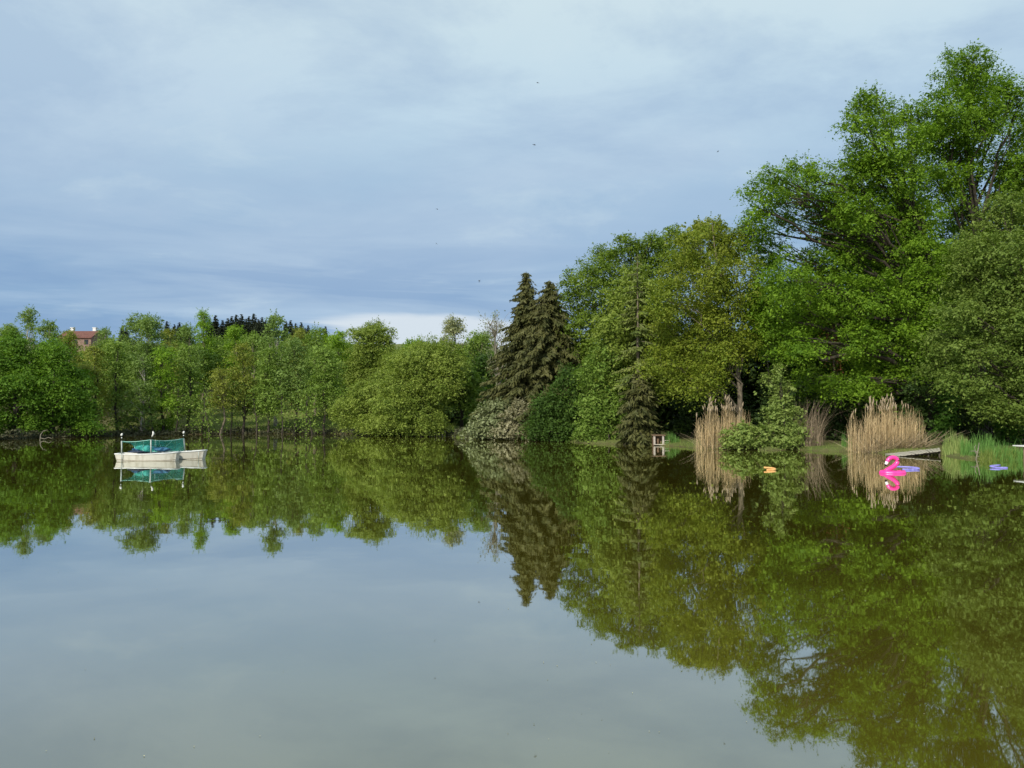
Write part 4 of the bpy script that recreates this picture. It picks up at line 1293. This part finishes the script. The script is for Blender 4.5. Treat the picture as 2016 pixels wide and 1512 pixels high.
n_u, n_v = 44, 16
top_u = [0, .10, .25, .47, .55, .70, .85, 1.0]
top_px = [240, 252, 270, 297, 306, 325, 344, 362]
top_py = [869, 870, 869.5, 866, 867.5, 868, 866.5, 863.5]
bot_px = [240, 258, 266, 286, 306, 322, 342, 362]
bot_py = [870.5, 873, 883, 889, 890, 890, 889.5, 888.5]
rr = np.random.default_rng(500)
V = []
for i in range(n_u + 1):
    u = i / n_u
    tp_ = np.interp(u, top_u, top_px), np.interp(u, top_u, top_py)
    bt_ = np.interp(u, top_u, bot_px), np.interp(u, top_u, bot_py)
    Yt = np.interp(u, [0, .47, .52, 1], [Yf + .09, Yf + .09, Yf + .35, Yr - .46])
    for j in range(n_v + 1):
        v = j / n_v
        y_ = Yt + 0.30 * math.sin(PI * v * .9) + 0.05 * math.sin(u * 40 + v * 6) * v + 0.04 * math.sin(u * 23 - v * 9) * v
        p_ = at(tp_[0] + (bt_[0] - tp_[0]) * v, tp_[1] + (bt_[1] - tp_[1]) * v, y_)
        V.append(p_)
V = np.array(V)
no_ = V.mean(0)
Q = np.array([(i * (n_v + 1) + j, (i + 1) * (n_v + 1) + j, (i + 1) * (n_v + 1) + j + 1, i * (n_v + 1) + j + 1) for i in range(n_u) for j in range(n_v)])
net = put(quad_mesh('net', V - no_, Q, smooth=True), 'net', None, M['net'])
net.location = tuple(no_)
sol = net.modifiers.new('thick', 'SOLIDIFY'); sol.thickness = 0.004
tag(net, 'teal netting hung between the pale poles over the two boats', 'net')
b = MB()
W_ = V - no_
b.tube([W_[i * (n_v + 1)] + np.array([0, 0, .004]) for i in range(0, n_u + 1, 2)], 0.016, 6)
for k, (i0, di) in enumerate([(10, 1), (36, -7), (27, 3), (16, 3)]):
    b.tube([W_[min(n_u, max(0, int(i0 + di * j / n_v))) * (n_v + 1) + j] + np.array([0, -.02, 0]) for j in range(0, n_v + 1, 2)], 0.009, 5)
b.build('edge_rope', M['seam'], net, smooth=True)

# blue tarpaulin bundle and dark cushions lying in the near boat
def heap(name, label, cat, pxc, pyc, Y, rx, ry, rz_, mat, seed, amp=0.12):
    r_ = np.random.default_rng(seed)
    c = at(pxc, pyc, Y)
    nu, nv = 28, 14
    V, Fs = [], []
    ph = r_.uniform(0, 6.28, 8)
    for j in range(nv + 1):
        la = -PI / 2 + PI * j / nv
        for i in range(nu):
            lo = 2 * PI * i / nu
            k = 1 + amp * math.sin(3 * lo + ph[0] + 2 * la) + amp * .7 * math.sin(7 * lo + ph[1] - 3 * la) + amp * .5 * math.sin(11 * lo + 5 * la + ph[2])
            ca = math.copysign(abs(math.cos(la)) ** .7, math.cos(la))
            V.append((rx * k * ca * math.cos(lo), ry * k * ca * math.sin(lo), rz_ * (math.sin(la) * (1 + amp * math.sin(5 * lo + ph[3])))))
    for j in range(nv):
        for i in range(nu):
            Fs.append((j * nu + i, j * nu + (i + 1) % nu, (j + 1) * nu + (i + 1) % nu, (j + 1) * nu + i))
    q = MB(); q.add(V, Fs)
    ob = q.build(name, mat, None, smooth=True)
    ob.location = tuple(c)
    return tag(ob, label, cat)


heap('tarpaulin', 'crumpled blue tarpaulin bundled in the nearer boat under the net', 'tarpaulin', 284, 884, nY + .80, .60, .34, .17, M['tarp'], 511)
heap('tarpaulin', 'smaller blue tarpaulin fold right of the middle pole', 'tarpaulin', 318, 885, nY + .85, .42, .30, .12, M['tarp'], 512)
heap('cushion', 'dark navy cushion lying left under the blue tarpaulin', 'cushion', 275, 889, nY + .60, .62, .30, .075, M['navy'], 513, .05)

# ================================================================== flamingo float, noodles, landing, nest box
g = gnd(1760, 931.5)
o = np.array([g[0], g[1] + .1, 0.0])
K = mpp(g[1])
fl = thing('flamingo_float', 'pink inflatable flamingo float with a white and black beak', 'pool float', tuple(o))
dx = lambda px: (px - 1760) * K
dz = lambda py: (931.5 - py) * K
b = MB()
nn, kk = 40, 12
V, Fs = [], []
for i in range(nn):
    a_ = 2 * PI * i / nn
    rb_ = 0.108 * (1.0 + 0.25 * max(0, math.cos(a_ - PI)))
    cx = 0.05 + 0.40 * math.cos(a_) - (0.10 * max(0, math.cos(a_ - PI)) ** 6)
    cy = 0.26 * math.sin(a_)
    for j in range(kk):
        t = 2 * PI * j / kk
        rr_ = rb_ * (1 + 0.05 * math.cos(10 * a_))
        V.append((cx + rr_ * math.cos(t) * math.cos(a_), cy + rr_ * math.cos(t) * math.sin(a_), 0.012 + 0.9 * rr_ * math.sin(t)))
for i in range(nn):
    for j in range(kk):
        Fs.append((i * kk + j, ((i + 1) % nn) * kk + j, ((i + 1) % nn) * kk + (j + 1) % kk, i * kk + (j + 1) % kk))
b.add(V, Fs)
# closed seat floor so that the ring is a float
b.add([(0.05 + .36 * math.cos(2 * PI * i / 20), .22 * math.sin(2 * PI * i / 20), .015) for i in range(20)], [tuple(range(20))])
b.build('body', M['pink'], fl, smooth=True)
neck = [(1741, 930.5), (1746, 927), (1753, 923.5), (1761, 919), (1767.5, 913), (1769.5, 907.5), (1767.5, 903), (1762.5, 900.6), (1757, 901), (1752.5, 903.8), (1749.5, 907.5), (1748, 910.5)]
nr = [2.6, 4.2, 4.8, 4.6, 4.3, 4.0, 3.9, 3.8, 3.9, 4.0, 3.6, 2.9]
from_pts = [np.array([dx(p_[0]), -.02, dz(p_[1])]) for p_ in neck]


def dense(pts, rad, m_=4):
    P, R = np.array(pts), np.array(rad, float)
    t = np.arange(len(P))
    tt = np.linspace(0, len(P) - 1, (len(P) - 1) * m_ + 1)
    Pm = np.stack([np.interp(tt, t, P[:, k]) for k in range(3)], 1)
    Rm = np.interp(tt, t, R)
    for _ in range(3):
        Pm[1:-1] = (Pm[:-2] + 2 * Pm[1:-1] + Pm[2:]) / 4
        Rm[1:-1] = (Rm[:-2] + 2 * Rm[1:-1] + Rm[2:]) / 4
    return Pm, Rm


Pn, Rn = dense(from_pts, [r * K for r in nr])
b = MB(); b.tube(Pn, Rn, 14)
b.build('neck', M['pink'], fl, smooth=True)
e = Pn[-1]
Pb, Rb_ = dense([e + np.array([.01, 0, .02]), e + np.array([-.02, 0, -.045]), e + np.array([-.045, 0, -.10])], [3.3 * K, 2.9 * K, 2.3 * K])
b = MB(); b.tube(Pb, Rb_, 12)
bk = b.build('beak', M['beak_white'], fl, smooth=True)
Pt, Rt = dense([Pb[-1] + np.array([.004, 0, .012]), Pb[-1] + np.array([-.008, 0, -.03]), Pb[-1] + np.array([.018, 0, -.075])], [2.4 * K, 2.2 * K, .7 * K])
b = MB(); b.tube(Pt, Rt, 12)
b.build('beak_tip', M['black'], bk, smooth=True)
for s in (-1, 1):
    b = MB(); c = np.array([dx(1752.8), -.02 + s * 3.8 * K, dz(904.3)])
    b.tube([c - np.array([0, .010, 0]), c - np.array([0, .004, 0]), c + np.array([0, .004, 0]), c + np.array([0, .010, 0])], [.006, .015, .015, .006], 10)
    b.build('eye', M['black'], fl, smooth=True)
b = MB()
tl = [np.array([.38, 0, .05]), np.array([.47, 0, .09]), np.array([.53, 0, .10])]
Pt, Rt = dense(tl, [.075, .06, .02]); b.tube(Pt, Rt, 10, 0.6)
b.build('tail', M['pink'], fl, smooth=True)


def noodle(label, px0, px1, py0, py1, mat, rad=0.045, gap=0.12, open_left=True, lift=0.06):
    """a foam tube bent into a hairpin, floating"""
    a = gnd(px0, 0.5 * (py0 + py1)); c = gnd(px1, 0.5 * (py0 + py1))
    L = c[0] - a[0]
    o = np.array([0.5 * (a[0] + c[0]), a[1], 0.0])
    s = 1 if open_left else -1
    pts = [np.array([-L / 2 * s, -gap * 1.2, .02])]
    for t in np.linspace(-.5, .5, 9):
        pts.append(np.array([s * (L / 2 - gap + gap * math.cos(PI * t)), gap * math.sin(PI * t), .025 + lift * (t + .5)]))
    pts.append(np.array([-L / 2 * s, gap * 1.6, .035 + lift * 1.1]))
    P, R = dense(pts, [rad] * len(pts))
    b = MB(); b.tube(P, R, 10)
    ob = b.build('pool_noodle', mat, None, smooth=True)
    ob.location = tuple(o)
    return tag(ob, label, 'pool noodle')


noodle('purple foam noodle bent double behind the pink flamingo', 1770, 1808, 921.5, 927, M['purple'], .042, .26)
noodle('purple foam noodle floating alone near the right edge', 1951, 1977, 918, 924, M['purple'], .038, .20, False)
noodle('orange foam noodle folded short, floating left of the flamingo', 1507, 1526, 922, 929, M['orange'], .042, .14)

# wooden landing sloping into the water
c0, c1 = gnd(1742, 893.5, .05), gnd(1766, 897.5, .05)
f0, f1 = at(1850, 881.5, 49.2), at(1852, 887, 46.6)
pa, pb_, pc_, pd = np.array([*c1, .05]), np.array([*f1[:2], f1[2]]), np.array([*f0[:2], f0[2]]), np.array([*c0, .05])
o = 0.25 * (pa + pb_ + pc_ + pd); o[2] = 0
ld = thing('landing_stage', 'weathered plank landing stage sloping into the water beside the reeds', 'landing stage', tuple(o))
b = MB()
nb_ = 15
for i in range(nb_):
    t0, t1 = i / nb_ + .006, (i + 1) / nb_ - .006
    dzv = 0.008 * math.sin(i * 2.3)
    q = [pa + (pb_ - pa) * t0, pa + (pb_ - pa) * t1, pd + (pc_ - pd) * t1, pd + (pc_ - pd) * t0]
    ext = 0.06 * math.sin(i * 5.1)
    q[0] = q[0] + np.array([0, -.05 + ext, 0]); q[1] = q[1] + np.array([0, -.05 + ext, 0])
    q = [p_ - o + np.array([0, 0, dzv]) for p_ in q]
    b.hexa([tuple(p_ - np.array([0, 0, .035])) for p_ in q] + [tuple(p_) for p_ in q])
b.build('deck', M['plank'], ld)
for w_ in (.12, .5, .88):
    b = MB(); s0, s1 = pa + (pd - pa) * w_ - o, pb_ + (pc_ - pb_) * w_ - o
    b.tube([s0 - np.array([0, 0, .10]), s1 - np.array([0, 0, .10])], .055, 4)
    b.build('beam', M['under'], ld)
for t_ in (.72, .97):
    for w_ in (.1, .9):
        s0 = pa + (pb_ - pa) * t_; s1 = pd + (pc_ - pd) * t_
        p_ = s0 + (s1 - s0) * w_ - o
        b = MB(); b.tube([p_ - np.array([0, 0, .12]), p_ - np.array([0, 0, .12 + p_[2] + .7])], .05, 8)
        b.build('leg', M['under'], ld, smooth=True)

# nest box on stilts
g = gnd(1297, 877.5)
K = mpp(g[1])
o = np.array([g[0], g[1] + .3, 0.0])
nb = thing('nest_box', 'small open wooden nest box with pale front boards at the water edge', 'nest box', tuple(o))
w_, h_ = 10 * K, 20 * K
for s in (-1, 1):
    b = MB(); b.box(s * w_ - .03, s * w_ + .03, -.28, .30, -.1, h_ * .97); b.build('side_panel', M['brown_wood'], nb)
    b = MB(); b.box(s * w_ * .86 - .075, s * w_ * .86 + .075, -.325, -.285, .12, h_ * .98); b.build('front_board', M['pale_wood'], nb)
b = MB(); b.box(-w_ + .035, w_ - .035, .24, .28, .05, h_ * .95); b.build('back_panel', M['brown_wood'], nb)
b = MB(); b.box(-.09, .05, -.05, .0, .14, h_ * .72); b.build('divider', M['brown_wood'], nb)
b = MB(); b.hexa([(-w_ - .12, -.40, h_ * .98), (w_ + .12, -.40, h_ * .98), (w_ + .12, .36, h_ * .90 + .1), (-w_ - .12, .36, h_ * .90 + .1), (-w_ - .12, -.40, h_ + .04), (w_ + .12, -.40, h_ + .04), (w_ + .12, .36, h_ * .90 + .16), (-w_ - .12, .36, h_ * .90 + .16)])
b.build('roof', M['brown_wood'], nb)
b = MB(); b.box(-w_ - .02, 24 * K, -.44, .26, .065, .115); b.build('floor_board', M['plank'], nb)
for z0, x1 in ((.20, 21), (.38, 20)):
    b = MB(); b.box(w_ + .04, x1 * K, -.30, -.25, z0, z0 + .05); b.build('rail', M['pale_wood'], nb)
b = MB(); b.box(20.5 * K, 20.5 * K + .06, -.31, -.24, -.3, .48); b.build('leg', M['brown_wood'], nb)
b = MB(); b.box(-w_ + .02, -w_ + .09, -.24, -.17, -.4, .06); b.build('leg', M['brown_wood'], nb)

# white jetty end at the right edge
jx = at(2006, 877, 39.6)
jt = thing('jetty', 'white plank jetty end at the right edge above the grass', 'jetty', (jx[0], 39.6, 0))
b = MB(); b.box(0, 2.6, -.35, .5, jx[2] - .05, jx[2]); b.build('deck', M['white_wood'], jt)
b = MB(); b.box(.26, 2.6, -.30, -.24, jx[2] - .22, jx[2] - .052); b.build('beam', M['white_wood'], jt)
for px_ in (.12, 1.6):
    b = MB(); b.tube([(px_ + .05, -.15, jx[2] - .052), (px_ + .05, -.15, -.9)], .055, 8); b.build('leg', M['brown_wood'], jt, smooth=True)

# dead branch standing in the water
g = gnd(1920, 903)
o = np.array([g[0], g[1] - .3, 0.0])
K = mpp(o[1])
tb = Tubes()
q = lambda px, py, y=0.0: np.array([(px - 1920) * K, y, (904 - py) * K])
tb.add([q(1915, 909), q(1917, 897), q(1920, 884), q(1922, 872)], [.05, .045, .035, .02], 6)
tb.add([q(1917, 896), q(1912, 889, -.1), q(1910, 880, -.15), q(1912, 876, -.2)], [.03, .028, .02, .014], 5)
tb.add([q(1918, 890), q(1913, 888.5, .1), q(1907, 889, .15)], [.025, .022, .014], 5)
tb.add([q(1917, 893), q(1925, 892, .1), q(1929, 894, .2), q(1932, 900, .25)], [.03, .025, .02, .014], 5)
tb.add([q(1917, 899), q(1926, 899, -.2), q(1934, 903, -.3), q(1938, 906, -.3)], [.03, .026, .02, .014], 5)
ob = put(tb.mesh('dead_branch'), 'dead_branch', None, M['twig'])
ob.location = tuple(o)
tag(ob, 'bare forked dead branch sticking out of the water near the right edge', 'branch')

# row of stakes in the bay
for i, (px, h_) in enumerate([(818, .42), (824, .40), (829, .45), (833, .66), (837, .5), (841, .52), (846, .5), (851, .55), (856, .52), (860, .5), (864, .48), (871, .6), (876, .5)]):
    g = gnd(px, 858.5 + i * .05)
    lab = 'short upright wooden stake in the low row below the large willow'
    if i == 3:
        lab = 'palest and tallest stake in the low row below the willow'
    b = MB(); b.tube([(0, 0, -.5), (0.01, 0, h_ * .6), (0.02 * (-1) ** i, 0, h_)], .06 if i != 3 else .07, 8)
    ob = b.build('wooden_stake', M['pale_wood'] if i in (3, 7, 12) else M['plank'], None, smooth=False)
    if i == 12:
        lab = 'pale stake at the right end of the low row below the willow'
    if i == 7:
        lab = 'pale stake in the middle of the low row below the willow'
    ob.location = (g[0], g[1] - .1, 0)
    tag(ob, lab, 'stake', 'stakes in the low row below the willow')
# driftwood root at the left bank
g = gnd(90, 866)
tb = Tubes()
tb.add([(-.3, 0, -.1), (-.25, 0, .5), (0, 0, .85), (.35, 0, .95)], [.04, .04, .03, .015], 5)
tb.add([(-.28, 0, .2), (.1, 0, .1), (.5, 0, .25), (.8, 0, .15)], [.035, .03, .025, .015], 5)
ob = put(tb.mesh('driftwood'), 'driftwood', None, M['twig'])
ob.location = (g[0], g[1] - .4, 0)
tag(ob, 'pale curved driftwood root below the dark maples on the left', 'driftwood')

# swallows
for i, (px, py, Y, lab) in enumerate([(1058, 163, 60, 'tiny dark swallow flying highest in the middle of the sky'), (1052, 285, 62, 'tiny dark swallow straight below the highest one'),
                                      (1414, 298, 66, 'tiny dark swallow flying left of the oak'), (861, 412, 70, 'tiny dark swallow, upper of two left of centre'),
                                      (859, 480, 74, 'tiny dark swallow, lower of two left of centre'), (943, 553, 72, 'tiny dark swallow just upper left of the paired spruces')]):
    c = at(px, py, Y)
    b = MB()
    s = .9
    b.tube([(-.09 * s, 0, 0), (-.05 * s, 0, .005), (.02, 0, .005), (.07 * s, 0, 0), (.12 * s, 0, 0)], [.008, .022, .026, .014, .004], 8)
    for sg in (-1, 1):
        b.hexa([(-.03, 0, 0), (.04, 0, 0), (.05, sg * .07, .04), (-.005, sg * .07, .04), (-.03, 0, .008), (.04, 0, .008), (.05, sg * .07, .047), (-.005, sg * .07, .047)])
        b.hexa([(-.005, sg * .071, .04), (.05, sg * .071, .04), (.10, sg * .17, .03), (.09, sg * .17, .03), (-.005, sg * .071, .047), (.05, sg * .071, .047), (.10, sg * .17, .034), (.09, sg * .17, .034)])
        b.hexa([(.10, 0, -.002), (.12, 0, -.002), (.18, sg * .04, 0), (.16, sg * .03, 0), (.10, 0, .004), (.12, 0, .004), (.18, sg * .04, .004), (.16, sg * .03, .004)])
    ob = b.build('swallow', M['bird'], None)
    ob.location = tuple(c)
    ob.rotation_euler = (0.5 - .3 * i, 0.3 * (i % 3), .7 + 1.1 * i)
    tag(ob, lab, 'bird')

# ================================================================== sky, sun, camera
SUN_EL, SUN_AZ = math.radians(31), math.radians(210)      # azimuth clockwise from +Y: behind the camera to the left
wd = bpy.data.worlds.new('World')
SC.world = wd
wd.use_nodes = True
nt = wd.node_tree
nt.nodes.clear()
out = nt.nodes.new('ShaderNodeOutputWorld')
bg = nt.nodes.new('ShaderNodeBackground')
STR = 0.10
bg.inputs['Strength'].default_value = STR
sky = nt.nodes.new('ShaderNodeTexSky')
sky.sky_type = 'NISHITA'
sky.sun_disc = False
sky.sun_elevation = SUN_EL
sky.sun_rotation = SUN_AZ
tc = nt.nodes.new('ShaderNodeTexCoord')
sep = nt.nodes.new('ShaderNodeSeparateXYZ')
nt.links.new(tc.outputs['Generated'], sep.inputs[0])
X_, Y_, Z_ = sep.outputs[0], sep.outputs[1], sep.outputs[2]
zc = math_(nt, 'MAXIMUM', Z_, 0.0)
den = math_(nt, 'ADD', zc, 0.16)
cmb = nt.nodes.new('ShaderNodeCombineXYZ')
nt.links.new(math_(nt, 'DIVIDE', X_, den), cmb.inputs[0])
nt.links.new(math_(nt, 'DIVIDE', Y_, den), cmb.inputs[1])


def wnoise(scale, detail, rough, off, sx=1.0, sy=1.0, src=None, rot=0.0, dist=0.0):
    mp = nt.nodes.new('ShaderNodeMapping')
    mp.inputs['Location'].default_value = off
    mp.inputs['Scale'].default_value = (sx, sy, 1)
    mp.inputs['Rotation'].default_value = (0, 0, rot)
    nt.links.new(src or cmb.outputs[0], mp.inputs[0])
    n_ = N(nt, 'ShaderNodeTexNoise', Scale=scale, Detail=detail, Roughness=rough)
    n_.inputs['Distortion'].default_value = dist
    nt.links.new(mp.outputs[0], n_.inputs['Vector'])
    return n_.outputs['Fac']


def s2l(*c):
    return tuple((x / 255 / 12.92 if x <= 10 else ((x / 255 + .055) / 1.055) ** 2.4) for x in c)


base = ramp(nt, zc, [(0.0, s2l(160, 190, 222)), (0.10, s2l(128, 162, 200)), (0.17, s2l(136, 168, 203)), (0.27, s2l(150, 181, 211)), (0.36, s2l(182, 208, 227)), (0.48, s2l(197, 218, 229)), (1.0, s2l(200, 218, 232))])
nA = wnoise(0.75, 5, 0.55, (3.1, 1.7, 0), 0.7, 1.0, None, 0.3, 0.15)
nB = wnoise(1.9, 7, 0.62, (7.3, 2.2, 0), 0.75, 1.0, None, 0.25, 0.25)
c = mixc(nt, math_(nt, 'MULTIPLY', ramp(nt, nA, [(0.42, 0), (0.60, 1)]), 0.45), base, s2l(182, 201, 222))
c = mixc(nt, math_(nt, 'MULTIPLY', ramp(nt, nB, [(0.46, 0), (0.64, 1)]), 0.55), c, s2l(150, 177, 208))
c = mixc(nt, math_(nt, 'MULTIPLY', ramp(nt, nB, [(0.28, 1), (0.44, 0)]), 0.35), c, s2l(202, 221, 231))
# low streaks of cloud near the horizon
cm2 = nt.nodes.new('ShaderNodeCombineXYZ')
nt.links.new(math_(nt, 'MULTIPLY', X_, 2.2), cm2.inputs[0])
nt.links.new(math_(nt, 'MULTIPLY', Z_, 26.0), cm2.inputs[1])
nt.links.new(math_(nt, 'MULTIPLY', Y_, 2.2), cm2.inputs[2])
nC = wnoise(1.0, 6, 0.58, (1.0, 5.2, 0), 1, 1, cm2.outputs[0], 0.05, 0.5)
low = ramp(nt, zc, [(0.06, 1.0), (0.16, 0.75), (0.24, 0.0)])
c = mixc(nt, math_(nt, 'MULTIPLY', math_(nt, 'MULTIPLY', low, ramp(nt, nC, [(0.45, 0), (0.60, 1)])), 0.8), c, s2l(122, 155, 196))
c = mixc(nt, math_(nt, 'MULTIPLY', math_(nt, 'MULTIPLY', low, ramp(nt, nC, [(0.30, 1), (0.46, 0)])), 0.5), c, s2l(178, 202, 226))
# one pale bank of cloud low over the bay
dx_ = math_(nt, 'MULTIPLY', math_(nt, 'ADD', X_, 0.085), 6.5)
dz_ = math_(nt, 'MULTIPLY', math_(nt, 'SUBTRACT', Z_, 0.098), 36.0)
rad2 = math_(nt, 'ADD', math_(nt, 'MULTIPLY', dx_, dx_), math_(nt, 'MULTIPLY', dz_, dz_))
rad2 = math_(nt, 'ADD', rad2, math_(nt, 'MULTIPLY', math_(nt, 'SUBTRACT', nC, 0.5), 4.0))
fr = math_(nt, 'MULTIPLY', ramp(nt, rad2, [(0.15, 1.0), (1.0, 0.0)], 'EASE'), math_(nt, 'GREATER_THAN', Y_, 0.0))
c = mixc(nt, math_(nt, 'MULTIPLY', fr, 0.85), c, s2l(208, 219, 230))
cs = mixc(nt, 1.0, c, (1.17 / STR, 1.14 / STR, 1.10 / STR), 'MULTIPLY')
fin = mixc(nt, 0.94, sky.outputs[0], cs)
nt.links.new(fin, bg.inputs[0])
nt.links.new(bg.outputs[0], out.inputs[0])

ld_ = bpy.data.lights.new('sun', 'SUN')
ld_.energy = 4.4
ld_.angle = math.radians(3.0)
ld_.color = (1.0, 0.93, 0.82)
so = bpy.data.objects.new('sun', ld_)
COL.objects.link(so)
sd = Vector((math.sin(SUN_AZ) * math.cos(SUN_EL), math.cos(SUN_AZ) * math.cos(SUN_EL), math.sin(SUN_EL)))
so.rotation_euler = sd.to_track_quat('Z', 'Y').to_euler()
so.location = (-20, -30, 60)

cam = bpy.data.cameras.new('camera')
cam.sensor_width = 36
cam.lens = 36 * F / 2016
cam.clip_start, cam.clip_end = 0.1, 6000
co = bpy.data.objects.new('camera', cam)
COL.objects.link(co)
co.location = (0, 0, CAM_H)
co.rotation_euler = (PI / 2 + PITCH, 0, 0)
SC.camera = co
SC.view_settings.view_transform = 'Standard'
SC.view_settings.look = 'None'
SC.view_settings.exposure = 0
SC.view_settings.gamma = 1
SC.cycles.max_bounces = 6
SC.cycles.diffuse_bounces = 3
SC.cycles.transmission_bounces = 4
SC.cycles.transparent_max_bounces = 8
